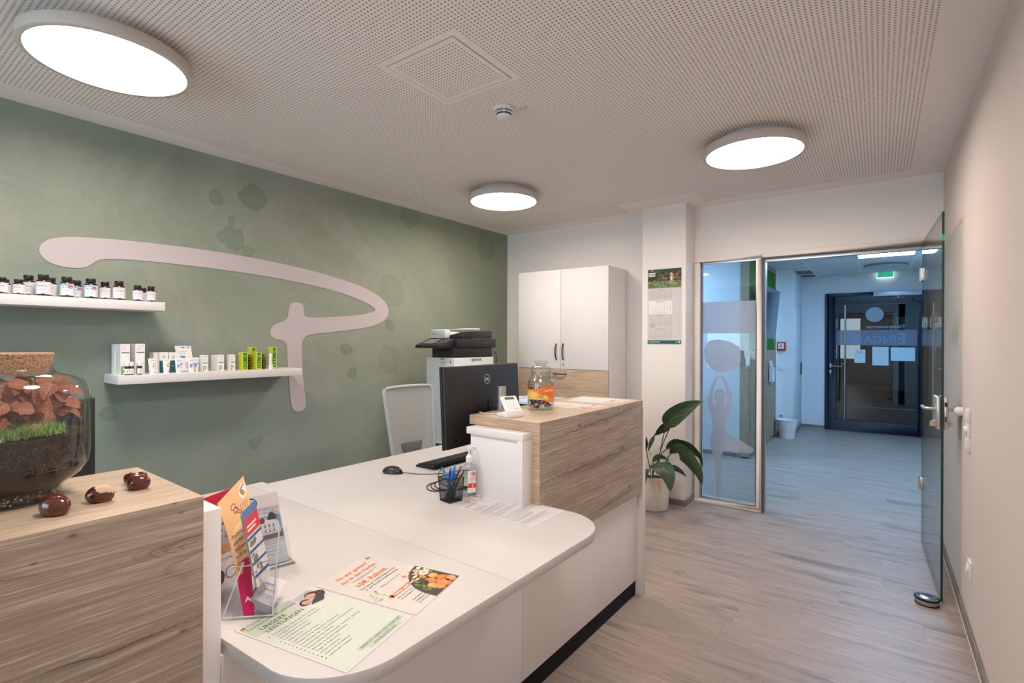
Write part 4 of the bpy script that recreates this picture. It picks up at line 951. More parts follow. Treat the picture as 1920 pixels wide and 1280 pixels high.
for x, y, w_, lab in ((-3.50, 1.655, .024, 'dark patterned wrapped soap between the front yellow cartons'), (-3.515, 1.760, .036, 'dark patterned wrapped soap right of the front yellow cartons')):
    t = empty('wrapped_soap', lab, 'soap', (x, y, SZ), 'K', 0)
    B().sphere((0, 0, .05), (.014, w_/2, .05), 20, 14, fn=lambda q: Vector((math.copysign(abs(q.x)**.6, q.x), math.copysign(abs(q.y)**.5, q.y), math.copysign(abs(q.z)**.45, q.z)))).obj('wrapper', DKG, t)
    b = B()
    for k in range(5): b.tube([(.0145, -w_*.3, .014+.017*k), (.0152, 0, .020+.017*k), (.0145, w_*.3, .014+.017*k)], .0014, 6)
    b.obj('yellow_pattern', mat('soap_yellow', (190, 180, 60), .4), t)
t = empty('lip_balm_tube', 'slim white balm tube before the last yellow carton', 'tube', (-3.428, 1.768, SZ), 'K', 0)
B().lathe([(0, 0), (.0135, 0), (.014, .002), (.014, .028), (.012, .03), (.011, .034), (.0105, .104), (.009, .108), (0, .108)], n=24).obj('tube_body', mat('balm_white', (238, 236, 234), .35), t)
B().lathe([(.0116, .036), (.0112, .084)], n=24).obj('label_band', CARD, t, noclean=True)
B().add([(.0122*math.cos(a), .0122*math.sin(a), z) for a in (.1, .4, .7) for z in (.045, .08)], [(0, 2, 3, 1), (2, 4, 5, 3)]).obj('print', inkmat((200, 130, 70)), t, smooth=False, noclean=True)

# ================================================================== THINGS IN THE ROOM
# calendar on the pillar
t = empty('wall_calendar', 'four month paper calendar with cow photo hanging on the pillar', 'calendar', (-1.566, 4.514, 1.434), 'W')
cw, ch = .304, .668
for k in range(3): B().box(-cw/2, cw/2, -.002-.0018*k, -.0005-.0018*k, .03 if k else 0, ch).obj('sheet', PAPER, t, smooth=False)
F = Flat((-cw/2, -.0058, 0), (cw/2, -.0058, 0), (cw/2, -.0058, ch), (-cw/2, -.0058, ch), .0004)
F.rect(0, cw, .500, ch, (44, 52, 34)).rect(0, cw, .500, .565, (112, 130, 84), 2)
F.blobs(0, cw, .575, ch, [(58, 70, 42), (36, 42, 30), (84, 98, 60), (30, 34, 26), (110, 122, 84)], 90, .022, 2.1, 4)
F.blobs(0, cw, .500, .563, [(126, 142, 92), (98, 118, 70), (146, 156, 110), (86, 100, 62)], 70, .016, 3, 6)
F.poly([(.105, .55), (.115, .55), (.12, .61), (.13, ch), (.10, ch), (.11, .61)], (70, 60, 48), 5)
for x, y, s in ((.155, .585, 1.1), (.275, .585, 1.), (.06, .573, .5), (.10, .574, .5)): F.disc(x, y, .028*s, (150, 96, 70), 5.5, ry=.010*s).rect(x-.02*s, x-.016*s, y-.02*s, y, (130, 84, 62), 5.5).rect(x+.014*s, x+.018*s, y-.02*s, y, (150, 110, 90), 5.5)
F.disc(.222, .590, .020, (176, 128, 100), 6, ry=.030).disc(.216, .622, .011, (206, 186, 170), 6.5, ry=.014).disc(.198, .622, .009, (150, 100, 76), 6.4, ry=.004).disc(.236, .622, .009, (150, 100, 76), 6.4, ry=.004).disc(.215, .584, .010, (222, 208, 196), 6.6, ry=.022).rect(.207, .213, .535, .565, (196, 180, 168), 6).rect(.226, .232, .535, .565, (196, 180, 168), 6)
F.rect(.004, .075, .650, ch, (20, 84, 84), 7).text('DER', .03, .654, .009, (220, 235, 235), 8).rect(.006, .068, .606, .642, (206, 214, 196), 7).text('65 JAHRE', .012, .620, .012, (60, 80, 60), 8, width=.05, bold=True)
F.rect(0, cw, 0, .030, (24, 88, 88), 1).text('WASSERWERK', .008, .010, .010, (225, 235, 235), 2, width=.11, bold=True).rect(cw-.024, cw-.008, .006, .024, (200, 215, 212), 2).disc(cw-.04, .015, .008, (140, 180, 176), 2)
blocks = [(.398, .492, 'Juli 2024', 1, 31, 0, 27, True), (.270, .384, 'August 2024', 4, 31, 0, 31, False), (.152, .262, 'September 2024', 7, 30, 0, 35, True), (.038, .140, 'Oktober 2024', 2, 31, 0, 40, True)]
for z0, z1, nm, first, nd, _, wk, shade in blocks:
    F.rect(.008, .224, z0-.003, z1, (206, 202, 200) if shade else (238, 234, 232), 1)
    F.text(nm, .116, z1-.012, .0085 if shade else .011, (96, 92, 92), 2, 'c')
    rows = 6 if (first-1+nd) > 35 else 5; dy = (z1-z0-.018)/rows
    for d in range(1, nd+1):
        q = first-1+d-1; col, row = q % 7, q//7
        c = (214, 62, 54) if col == 6 or (nm[0] == 'O' and d in (3, 31)) or (nm[0] == 'A' and d in (8, 15)) or (nm[0] == 'S' and d == 20) else ((140, 136, 136) if col == 5 else (74, 70, 72))
        F.text(str(d), .048+col*.0265, z1-.018-(row+.75)*dy, .0082 if shade else .0098, c, 2, 'c', bold=(col == 6))
    for r_ in range(rows): F.text(str(wk+r_), .020, z1-.018-(r_+.75)*dy, .006, (150, 146, 146), 2, 'c')
for k in range(31): F.rect(.232, .296, .478-.0142*k, .4784-.0142*k, (206, 200, 200), 1).text(str(k+1), .292, .480-.0142*k, .005, (120, 116, 118) if k % 7 != 6 else (214, 80, 70), 2, 'r')
for k in (3, 10, 17, 24, 30): F.rect(.232, .288, .480-.0142*k, .490-.0142*k, (214, 210, 208), 1.5)
F.done('print', t)
b = B(); zx, zz = -cw/2+.048, .160
for a in ((-.016, .016, zz-.012, zz-.0095), (-.016, .016, zz+.0095, zz+.012), (-.016, -.0135, zz-.0095, zz+.0095), (.0135, .016, zz-.0095, zz+.0095)): b.box(zx+a[0], zx+a[1], -.0088, -.0066, a[2], a[3])
b.obj('red_date_marker', mat('marker_red', (206, 50, 44), .4), t, smooth=False)
b = B().box(-cw/2, cw/2, -.0095, -.0005, ch-.004, ch+.003); b.obj('top_bar', mat('bar_teal', (40, 80, 74), .4), t)

# wall fittings at the right
t = empty('door_bumper', 'small round white door bumper on the right wall', 'door stop', (XR, 3.715, 1.075), 'W')
B().lathe([(0, .036), (.012, .035), (.021, .029), (.0245, .02), (.0245, 0), (0, 0)], n=28).xf(Matrix.Rotation(-math.pi/2, 4, 'Y')).obj('bumper', WHITE, t)
t = empty('switch_column', 'white column of switches and a dimmer on the right wall', 'switch', (XR, 3.43, .905), 'W')
for k in range(3):
    f_ = B().box(-.011, 0, -.042, .042, k*.072, k*.072+.0715).obj('frame', WHITE, t, bevel=.002)
    if k == 1: B().lathe([(0, .014), (.017, .013), (.020, 0), (0, 0)], n=24).xf(Matrix.Translation((-.011, 0, k*.072+.036)) @ Matrix.Rotation(-math.pi/2, 4, 'Y')).obj('dimmer_knob', WHITE2, f_)
    else: B().box(-.016, -.011, -.028, .028, k*.072+.008, k*.072+.064).obj('rocker', WHITE2, f_, bevel=.002)
t = empty('wall_socket', 'white wall socket low on the right wall beside the door stopper', 'socket', (XR, 3.355, .298), 'W')
B().box(-.012, 0, -.042, .042, 0, .084).obj('frame', WHITE, t, bevel=.002)
B().lathe([(.0, .0), (.018, .0), (.0205, .008), (.022, .008), (.022, -.003), (0, -.003)], n=24).xf(Matrix.Translation((-.012, 0, .042)) @ Matrix.Rotation(-math.pi/2, 4, 'Y')).obj('insert', WHITE2, t)
t = empty('door_stopper', 'round steel door stopper puck with black rubber ring on the floor', 'door stopper', (.222, 3.655, 0), 'W')
B().lathe([(0, .004), (.052, .004), (.052, .030), (0, .030)], n=48).obj('steel_body', STEEL, t)
B().lathe([(0, 0), (.054, 0), (.055, .005), (.053, .006), (0, .006)], n=48).obj('rubber_foot', BLACKM, t)
B().lathe([(.05, .0265), (.0565, .0275), (.058, .032), (.0565, .0365), (.050, .0375)], n=48, closed=True).obj('rubber_ring', BLACKM, t)
B().lathe([(0, .030), (.052, .030), (.052, .036), (.047, .040), (.03, .0425), (0, .0435)], n=48).obj('cap', CHROME, t)

# potted peace lily
t = empty('peace_lily', 'green peace lily in a white pot beside the pillar', 'potted plant', (-1.60, 4.335, 0), 'W')
B().lathe([(0, 0), (.118, 0), (.126, .006), (.132, .02), (.143, .285), (.143, .292), (.137, .292), (.135, .27), (.12, .265), (0, .26)], n=56).obj('pot', mat('pot_white', (226, 220, 208), .35), t)
B().lathe([(0, .268), (.132, .262)], n=24).obj('soil', mat('potting_soil', (52, 40, 32), 1, bump=1, bscale=120), t)
g = NT('lily_leaf'); uv = g.n.new('ShaderNodeUVMap'); uu = g.sep(uv.outputs[0])
vv_ = g.math('ABSOLUTE', g.math('SUBTRACT', uu[0], .5))
ph = g.math('SINE', g.math('MULTIPLY', g.math('SUBTRACT', uu[1], g.math('MULTIPLY', vv_, .55)), 95))
c = g.ramp(ph, ((.0, (42, 66, 40)), (.75, (34, 56, 36)), (1, (24, 42, 28))))
c = g.mix(g.ramp(g.noise(g.tc.outputs['Object'], 9, 3), ((.4, 0), (.7, .5))), c, (60, 84, 48))
c = g.mix(g.ramp(vv_, ((0, .7), (.018, 0))), c, (84, 108, 62))
g.col(c); g.rgh(.34); g.bump(ph, .35, .004); LEAF = g.M
STEM = mat('lily_stem', (50, 78, 40), .5)
def catmull(p, n):
    out = []; p = [Vector(q) for q in p]; q = [p[0]*2-p[1]]+p+[p[-1]*2-p[-2]]
    for i in range(1, len(q)-2):
        for k in range(n):
            s = k/n; a, b_, c_, d = q[i-1], q[i], q[i+1], q[i+2]
            out.append(.5*((2*b_)+(c_-a)*s+(2*a-5*b_+4*c_-d)*s*s+(3*b_-a-3*c_+d)*s**3))
    out.append(p[-1]); return out
def leaf_mesh(name, line, width, m, parent, side=None, fold=.18, tip=1.0, ripple=.0, thick=0, n=4):
    """blade along a 3-D midrib with UVs"""
    L_ = catmull(line, n); K_ = len(L_); cols = 6
    me = bpy.data.meshes.new(name); v = []; f = []; uvs = []
    for i, p in enumerate(L_):
        s = i/(K_-1); tdir = (L_[min(i+1, K_-1)]-L_[max(i-1, 0)]).normalized()
        sd = (Vector(side) if side is not None else tdir.cross(Vector((0, 0, 1)))); sd = (sd-tdir*sd.dot(tdir)).normalized(); nn = sd.cross(tdir)
        wd = width*(math.sin(math.pi*min(1, s**.72*.985+.015))**.75)*(1 if s < .98 else .15)*(1-.12*s)
        for j in range(cols+1):
            a = j/cols*2-1
            v.append(p+sd*(a*wd/2)+nn*(abs(a)*fold*wd*.5+ripple*math.sin(s*22+a*3)*wd*abs(a))); uvs.append((j/cols, s))
    for i in range(K_-1):
        for j in range(cols): f.append((i*(cols+1)+j, i*(cols+1)+j+1, (i+1)*(cols+1)+j+1, (i+1)*(cols+1)+j))
    me.from_pydata([tuple(p) for p in v], [], f); me.materials.append(m)
    ul = me.uv_layers.new(name='UVMap')
    for lp in me.loops: ul.data[lp.index].uv = uvs[lp.vertex_index]
    me.polygons.foreach_set('use_smooth', [True]*len(me.polygons))
    o = bpy.data.objects.new(name, me); SC.collection.objects.link(o)
    if parent is not None: o.parent = parent
    return o
PO = Vector((-1.60, 4.335, 0)); RTW = Vector((math.cos(YAW), math.sin(YAW), 0)); TOC = Vector((math.sin(YAW), -math.cos(YAW), 0))
def pl(pts): return [tuple(Vector(p)-PO) for p in pts]
lily = [
 ([(-1.567, 4.294, .25), (-1.516, 4.306, .559), (-1.476, 4.298, .725)], [(-1.476, 4.298, .725), (-1.415, 4.295, .811), (-1.301, 4.31, .903), (-1.18, 4.33, .965)], .155, (.55, .1, -.85)),
 ([(-1.596, 4.297, .25), (-1.54, 4.375, .521), (-1.48, 4.418, .70)], [(-1.48, 4.418, .70), (-1.531, 4.37, .700), (-1.583, 4.30, .64), (-1.615, 4.25, .50)], .10, (.5, .2, .9)),
 ([(-1.552, 4.305, .25), (-1.53, 4.321, .463), (-1.478, 4.333, .527)], [(-1.478, 4.333, .527), (-1.40, 4.33, .578), (-1.29, 4.33, .56), (-1.21, 4.33, .50), (-1.175, 4.33, .42)], .12, (.35, -.6, .75)),
 ([(-1.526, 4.274, .25), (-1.461, 4.284, .447), (-1.43, 4.288, .50)], [(-1.43, 4.288, .50), (-1.36, 4.28, .535), (-1.27, 4.25, .48), (-1.19, 4.235, .39), (-1.15, 4.22, .30)], .15, (.65, -.3, .6)),
 ([(-1.571, 4.236, .25), (-1.55, 4.197, .37), (-1.525, 4.15, .43)], [(-1.525, 4.15, .43), (-1.475, 4.11, .455), (-1.404, 4.066, .43), (-1.355, 4.03, .36), (-1.335, 4.0, .265)], .165, (.8, .5, .25)),
 ([(-1.529, 4.346, .25), (-1.501, 4.40, .344)], [(-1.501, 4.40, .344), (-1.452, 4.43, .354), (-1.40, 4.45, .330), (-1.345, 4.46, .285)], .05, (.2, .3, .9)),
 ([(-1.592, 4.337, .25), (-1.60, 4.332, .40)], [(-1.60, 4.332, .40), (-1.57, 4.345, .445), (-1.52, 4.35, .45), (-1.46, 4.36, .425)], .045, (.1, .2, .9)),
 ([(-1.60, 4.25, .25), (-1.600, 4.19, .365)], [(-1.60, 4.19, .365), (-1.592, 4.13, .375), (-1.585, 4.08, .31), (-1.572, 4.05, .225)], .075, (.8, .55, .1)),
 ([(-1.625, 4.375, .25), (-1.660, 4.33, .50)], [(-1.660, 4.33, .50), (-1.69, 4.28, .60), (-1.72, 4.22, .60), (-1.75, 4.18, .52)], .10, (.6, .5, .3)),
 ([(-1.64, 4.34, .25), (-1.70, 4.31, .42)], [(-1.70, 4.31, .42), (-1.75, 4.27, .46), (-1.81, 4.23, .43), (-1.85, 4.2, .34)], .10, (.5, .6, .3))]
for st, lf, w_, sd in lily:
    o = leaf_mesh('leaf', pl(lf), w_, LEAF, t, sd, fold=.22, ripple=.02)
    B().tube(catmull(pl(st), 5), .0042, 8).obj('stem', STEM, o)
o = leaf_mesh('dry_leaf', pl([(-1.545, 4.235, .275), (-1.523, 4.192, .305), (-1.505, 4.180, .285), (-1.488, 4.176, .25), (-1.470, 4.178, .195)]), .034, mat('dry_leaf', (196, 168, 128), .7), t, (.8, .5, .1)); o['label'] = 'dry beige leaf'
B().tube(catmull(pl([(-1.589, 4.278, .25), (-1.597, 4.272, .43), (-1.601, 4.269, .475)]), 5), .0028, 8).sphere(tuple(Vector((-1.602, 4.268, .497))-PO), (.011, .011, .026), 14, 10).obj('flower_bud', mat('bud_cream', (206, 200, 160), .5), t)

# multifunction printer in the corner
PRO = (-3.17, 3.40, 0)
t = empty('office_printer', 'tall white office printer with black scanner top and colour panel', 'printer', PRO)
PW_ = mat('printer_white', (206, 212, 212), .45); PB = mat('printer_black', (34, 30, 32), .45)
x0, x1, y0, y1, zt = -.17, .17, -.28, .25, 1.306
def kb(b, n, m, par, **k): return b.obj(n, m, par, **k)
kb(B().box(x0, x1, y0, y1, .05, zt), 'body', PW_, t, bevel=.01)
kb(B().box(x0+.018, x1-.05, y0-.006, y0, .62, zt-.055), 'front_door', PW_, t, bevel=.003)
for z in (.10, .27, .44):
    d = kb(B().box(x0+.01, x1-.01, y0-.008, y0, z, z+.15), 'paper_drawer', PW_, t, bevel=.003); kb(B().box(-.05, .05, y0-.012, y0-.008, z+.10, z+.125), 'grip', DGREY, d)
for sx_ in (-.13, .13):
    for sy_ in (-.23, .2): kb(B().cyl((sx_, sy_, 0), .025, .05), 'caster', BLACK, t)
kb(B().box(x0+.06, x1-.005, y0+.015, y1-.02, zt, zt+.085), 'output_bay', PB, t, bevel=.006)
sc_ = kb(B().box(x0+.05, x1+.01, y0+.04, y1+.02, zt+.085, zt+.165), 'scanner_unit', PB, t, bevel=.01)
kb(B().box(x1+.01, x1+.012, .08, .13, zt+.115, zt+.145), 'latch', DGREY, sc_)
ft = kb(B().box(x0+.02, x0+.205, y0+.03, y0+.10, zt+.165, zt+.245).box(x0+.03, x0+.20, y0+.10, .12, zt+.165, zt+.225), 'document_feeder', PW_, t, bevel=.014)
kb(B().hexa([(x0+.18, -.2, zt+.17), (x1+.0, -.16, zt+.168), (x1+.0, .22, zt+.168), (x0+.18, .16, zt+.17)], [(x0+.18, -.2, zt+.19), (x1+.0, -.16, zt+.225), (x1+.0, .22, zt+.238), (x0+.18, .16, zt+.20)]), 'feeder_tray', PB, t, bevel=.004)
kb(B().hexa([(x0+.10, -.10, zt+.246), (x0+.26, -.06, zt+.246), (x0+.26, .14, zt+.246), (x0+.10, .10, zt+.246)], [(x0+.10, -.10, zt+.2475), (x0+.26, -.06, zt+.2475), (x0+.26, .14, zt+.262), (x0+.10, .10, zt+.262)]), 'paper', PAPER, t)
cp = kb(B().hexa([(x0-.01, y0-.12, zt+.082), (x1-.03, y0-.12, zt+.082), (x1-.03, y0+.05, zt+.085), (x0-.01, y0+.05, zt+.085)], [(x0-.01, y0-.12, zt+.106), (x1-.03, y0-.12, zt+.106), (x1-.03, y0+.05, zt+.168), (x0-.01, y0+.05, zt+.168)]), 'control_panel', PB, t, bevel=.004)
F = Flat((x0-.005, y0-.118, zt+.107), (x1-.035, y0-.118, zt+.107), (x1-.035, y0+.045, zt+.1675), (x0-.005, y0+.045, zt+.1675), .0012)
F.rect(.03, .175, .04, .15, (104, 112, 104)).blobs(.19, .29, .03, .15, [(150, 150, 152), (90, 90, 92)], 18, .006, 2, 3)
for k, c in enumerate(((60, 170, 200), (230, 110, 50), (236, 160, 60))): F.disc(.215+.03*k, .055+.02*k, .010, c, 3)
F.done('screen_and_buttons', cp)
F = Flat((x0+.06, y0-.0005, zt-.05), (x1, y0-.0005, zt-.05), (x1, y0-.0005, zt-.004), (x0+.06, y0-.0005, zt-.004), .0008)
F.rect(.12, .165, .030, .044, (226, 120, 60)).rect(.12, .18, .004, .008, (150, 150, 150)).rect(.12, .17, .012, .016, (150, 150, 150)).rect(.235, .245, .006, .026, (40, 40, 44)).rect(-.04, .0, .024, .028, (160, 164, 166)).done('sticker', t)
F = Flat((x1+.0005, y0+.1, zt-.05), (x1+.0005, y1, zt-.05), (x1+.0005, y1, zt-.004), (x1+.0005, y0+.1, zt-.004), .0008)
for k in range(4): F.rect(.12+k*.035, .145+k*.035, .020, .040, (120, 116, 112))
F.done('vents', t)
F = Flat((x0+.02, y0+.029, zt+.17), (x0+.2, y0+.029, zt+.17), (x0+.2, y0+.029, zt+.24), (x0+.02, y0+.029, zt+.24), .0012)
F.disc(.028, .035, .006, (170, 90, 80)).text('KYOCERA', .04, .031, .009, (120, 120, 122), width=.045).done('lettering', ft)
kb(B().tube([(x1-.0, y1, zt+.05), (x1+.012, y1+.02, zt+.02), (x1+.005, y1+.03, zt-.05), (x1, y1+.02, zt-.2)], .004, 8), 'power_cable', BLACK, t)

# office chair
CO = (-2.60, 2.453, 0)
t = empty('office_chair', 'grey mesh back office chair behind the desk', 'chair', CO)
FR = mat('chair_frame_grey', (176, 182, 182), .45); MESH = NT('chair_mesh')
hh = MESH.noise(MESH.map(MESH.tc.outputs['Object'], (400, 400, 400)), 1, 2); MESH.col(MESH.ramp(hh, ((.3, (158, 160, 152)), (.7, (192, 192, 184))))); MESH.rgh(.8)
tr = MESH.n.new('ShaderNodeBsdfTransparent'); mx = MESH.n.new('ShaderNodeMixShader'); mx.inputs[0].default_value = .86
MESH.l.new(tr.outputs[0], mx.inputs[1]); MESH.l.new(MESH.b.outputs[0], mx.inputs[2]); MESH.l.new(mx.outputs[0], MESH.out.inputs[0]); MESH = MESH.M
def bk(u, v):   # back surface: u -1..1 sideways, v 0..1 upwards
    hw = .185+.040*v; bowx = -.03*(1-u*u)
    return (-.155-.080*v+bowx+.03, u*hw, .56+.555*v)
b = B(); N1, N2 = 12, 16
b.add([bk(-1+2*i/N1, j/N2) for i in range(N1+1) for j in range(N2+1)], [(i*(N2+1)+j, (i+1)*(N2+1)+j, (i+1)*(N2+1)+j+1, i*(N2+1)+j+1) for i in range(N1) for j in range(N2)])
b.obj('mesh_back', MESH, t, noclean=True)
loop = [bk(-.93, 1.004), bk(-.6, 1.012), bk(0, 1.014), bk(.6, 1.012), bk(.93, 1.004), bk(1, .965)]+[bk(1.0, 1-k/8) for k in range(1, 9)]+[bk(.5, -.01), bk(0, -.012), bk(-.5, -.01)]+[bk(-1.0, k/8) for k in range(0, 8)]+[bk(-1, .965), bk(-.93, 1.004)]
b = B().tube(loop, .012, 10, cap=False); b.obj('back_frame', FR, t)
B().box(-.20, -.165, -.10, .10, .60, .735).obj('lumbar_pad', mat('pad_grey', (110, 110, 106), .8), t, bevel=.012)
B().box(-.215, -.18, -.03, .03, .43, .72).box(-.215, .04, -.035, .035, .41, .45).obj('back_bracket', BLACK, t, bevel=.006)
B().box(-.17, .27, -.24, .24, .44, .50).obj('seat', mat('seat_fabric', (96, 102, 104), .9), t, bevel=.022, seg=3)
for s in (-1, 1): B().box(-.05, .15, s*.27-.03, s*.27+.03, .66, .685).box(.03, .07, s*.27-.015, s*.27+.015, .43, .66).box(.03, .07, min(s*.20, s*.28), max(s*.20, s*.28), .41, .435).obj('armrest', BLACK, t, bevel=.008)
B().cyl((.05, 0, .09), .028, .33).obj('gas_lift', BLACK, t)
for k in range(5):
    a = k*2*math.pi/5+.3; c_, s_ = math.cos(a), math.sin(a)
    lg = B().tube([(.05, 0, .105), (.05+.29*c_, .29*s_, .075)], [.026, .016], 8).obj('leg', BLACK, t)
    B().tube([(.05+.29*c_-.012*s_, .29*s_+.012*c_, .03), (.05+.29*c_+.012*s_, .29*s_-.012*c_, .03)], .03, 16).tube([(.05+.29*c_, .29*s_, .03), (.05+.29*c_, .29*s_, .08)], .006, 8).obj('caster', BLACK, lg)

# monitor in front of the chair (its back towards us)
MB_ = mat('monitor_back', (30, 28, 30), .5, bump=.05, bscale=600)
def monitor(loc, rz, lab, tilt, wd=.607, hh_=.374, dell=True):
    t = empty('computer_monitor', lab, 'monitor', loc, 'K', rz, 'black monitors on the worktop')
    T_ = Matrix.Translation((0, 0, 0)) @ Matrix.Rotation(math.radians(tilt), 4, 'Y')
    z0, z1 = -hh_/2, hh_/2
    def bx(*a): return B().box(*a).xf(T_)
    bx(-.012, -.0, -wd/2, wd/2, z0, z1).obj('screen_panel', mat('bezel', (22, 24, 30), .3), t, bevel=.0015)
    bx(.0005, .014, -wd/2+.002, wd/2-.002, z0+.002, z1-.002).obj('back_cover', MB_, t, bevel=.003)
    bx(.014, .019, .02, .20, -.16, .02).obj('back_bulge', MB_, t, bevel=.003)
    bx(-.0128, -.0121, -wd/2+.008, wd/2-.008, z0+.018, z1-.008).obj('display', mat('display_off', (14, 15, 18), .12), t)
    if dell:
        F = Flat(T_ @ Vector((.0141, -.06, .04)), T_ @ Vector((.0141, .06, .04)), T_ @ Vector((.0141, .06, .16)), T_ @ Vector((.0141, -.06, .16)), .0006)
        cx_, cy_ = .06+.018, .075
        F.ring(cx_, cy_, .0235, .0022, (214, 214, 216), n=32)
        F.text('DELL', cx_, cy_-.0065, .013, (224, 224, 226), 2, 'c', bold=True, width=.036)
        F.done('logo', t)
    bx(.014, .017, -wd/2+.06, -wd/2+.074, z0+.03, z0+.044).obj('joystick_button', BLACKM, t, bevel=.001)
    b = B()
    for k in range(20): b.box(.002, .012, -wd/2+.01+k*.014, -wd/2+.018+k*.014, z1-.002, z1-.0012)
    vo_ = b.xf(T_).obj('top_vents', mat('vent_grey', (120, 118, 116), .5), t, smooth=False); vo_['kind'] = 'stuff'
    return t
mc = (-1.647, 1.925, 1.146)
t = monitor(mc, .06, 'black monitor seen from behind with round maker logo', -3)
o = B().box(.030, .062, .0, .055, -.06, -.02).tube([(.062, .028, -.04), (.062, .028, -.04001)], .001, 6).obj('mount_joint', BLACK, t, bevel=.004)
B().tube([(.080, .040, WT-mc[2]+.012), (.080, .040, 1.226-mc[2])], .0235, 28).obj('stand_pole', mat('pole_silver', (190, 190, 192), .3, metal=.7), t)
B().lathe([(0, .0), (.055, 0), (.055, .010), (.03, .014), (0, .014)], (.080, .040, WT-mc[2]+.0005), n=32).obj('stand_foot', STEEL, t)
B().box(-.02, .06, .03, .05, -.30, -.19).obj('cable_duct', BLACK, t, bevel=.004)
# second monitor behind the terrarium
mc2 = (-2.105, .205, 1.075)
t = monitor(mc2, -.08, 'black monitor behind the terrarium with vents along its top edge', -2, .58, .37, False)
B().box(-.0, .05, -.035, .035, WT+.01-mc2[2], -.05).obj('stand_pole', BLACK, t, bevel=.004)
B().box(-.09, .11, -.12, .12, WT+.0005-mc2[2], WT+.010-mc2[2]).obj('stand_foot', BLACK, t, bevel=.004)

# keyboard, mouse, cables
KC = (-1.985, 2.068, WT)
t = empty('keyboard', 'black computer keyboard lying below the monitor', 'keyboard', KC)
b = B().hexa([(-.070, -.222, .001), (.070, -.222, .012), (.070, .222, .012), (-.070, .222, .001)], [(-.068, -.220, .010), (.068, -.220, .028), (.068, .220, .028), (-.068, .220, .010)])
b.obj('case', BLACK, t, bevel=.002)
KM = mat('key_black', (38, 36, 38), .55); kmesh = None
for r_ in range(6):
    y = -.212; widths = [1]*17+[1.2, 1, 1, 1] if r_ > 0 else [1.3, 1.3, 1.5, 6, 1.5, 1.3, 1.3, 1.2, 1, 1, 1]
    tot = sum(widths); sc2 = .424/tot
    for wd_ in widths:
        w_ = wd_*sc2; x = .054-r_*.0215; x = -x*-1
        xx = -.054+r_*.0215
        zt_ = .0115+.018*((xx+.068)/.136)
        if kmesh is None: kmesh = {}
        key = round(w_, 4)
        if key not in kmesh:
            o = B().hexa([(-.0092, -w_/2+.0006, -.004), (.0092, -w_/2+.0006, -.0025), (.0092, w_/2-.0006, -.0025), (-.0092, w_/2-.0006, -.004)], [(-.0075, -w_/2+.0018, .0022), (.0075, -w_/2+.0018, .0042), (.0075, w_/2-.0018, .0042), (-.0075, w_/2-.0018, .0022)]).obj('key', KM, t, smooth=False); kmesh[key] = o.data
        else:
            o = bpy.data.objects.new('key', kmesh[key]); SC.collection.objects.link(o); o.parent = t
        o.location = (xx, y+w_/2, zt_); y += w_
for s in (-1, 1): B().box(.052, .064, s*.19-.012, s*.19+.012, 0, .016).obj('fold_out_foot', BLACK, t)
t = empty('computer_mouse', 'black computer mouse with cable on the white worktop', 'mouse', (-2.045, 1.685, WT), 'K', math.radians(18))
def mfn(q): return Vector((q.x, q.y*(1-.12*q.x*q.x), max(q.z, -.02)))
B().sphere((0, 0, .003), (.0575, .031, .033), 28, 18, fn=mfn).obj('shell', mat('mouse_black', (44, 41, 42), .38), t)
B().tube([(.022, 0, .0335), (.038, 0, .029)], .0035, 8).obj('scroll_wheel', BLACK, t)
B().tube([(.012, 0, .0368), (.020, 0, .0352)], .0008, 4).obj('split_line', BLACKM, t)
def cable(name, lab, pts, r=.0018, m=BLACK, frame='K'):
    p = catmull(pts, 8); c0 = pts[0]
    o = B().tube(p, r, 8).obj(name, m, off=c0); place(o, c0, frame); tag(o, lab, 'cable'); return o
cable('mouse_cable', 'thin black mouse cable curving towards the pen cup', [(-1.992, 1.703, WT+.008), (-1.93, 1.745, WT+.002), (-1.86, 1.80, WT+.002), (-1.82, 1.86, WT+.002), (-1.80, 1.94, WT+.002), (-1.72, 2.0, WT+.002), (-1.66, 2.05, WT+.002)])
cable('keyboard_cable', 'thin black keyboard cable running past the pen cup', [(-1.905, 1.90, WT+.012), (-1.86, 1.83, WT+.002), (-1.77, 1.74, WT+.002), (-1.66, 1.68, WT+.002), (-1.60, 1.72, WT+.002), (-1.56, 1.80, WT+.002), (-1.60, 1.95, WT+.002)])
for k, (a_, c_) in enumerate(((0, 'uppermost of the black cables bundled behind the pen cup'), (.022, 'middle of the black cables bundled behind the pen cup'), (.045, 'lowest of the black cables bundled behind the pen cup'))):
    cable('power_cable', c_, [(-1.53-a_*.2, 1.98, WT+.003), (-1.55, 1.80+a_, WT+.003+.002*k), (-1.58+a_*.3, 1.67-a_*.6, WT+.004+.004*k), (-1.66, 1.63-a_, WT+.003), (-1.74, 1.69-a_, WT+.003), (-1.75, 1.80, WT+.003)], .0024)

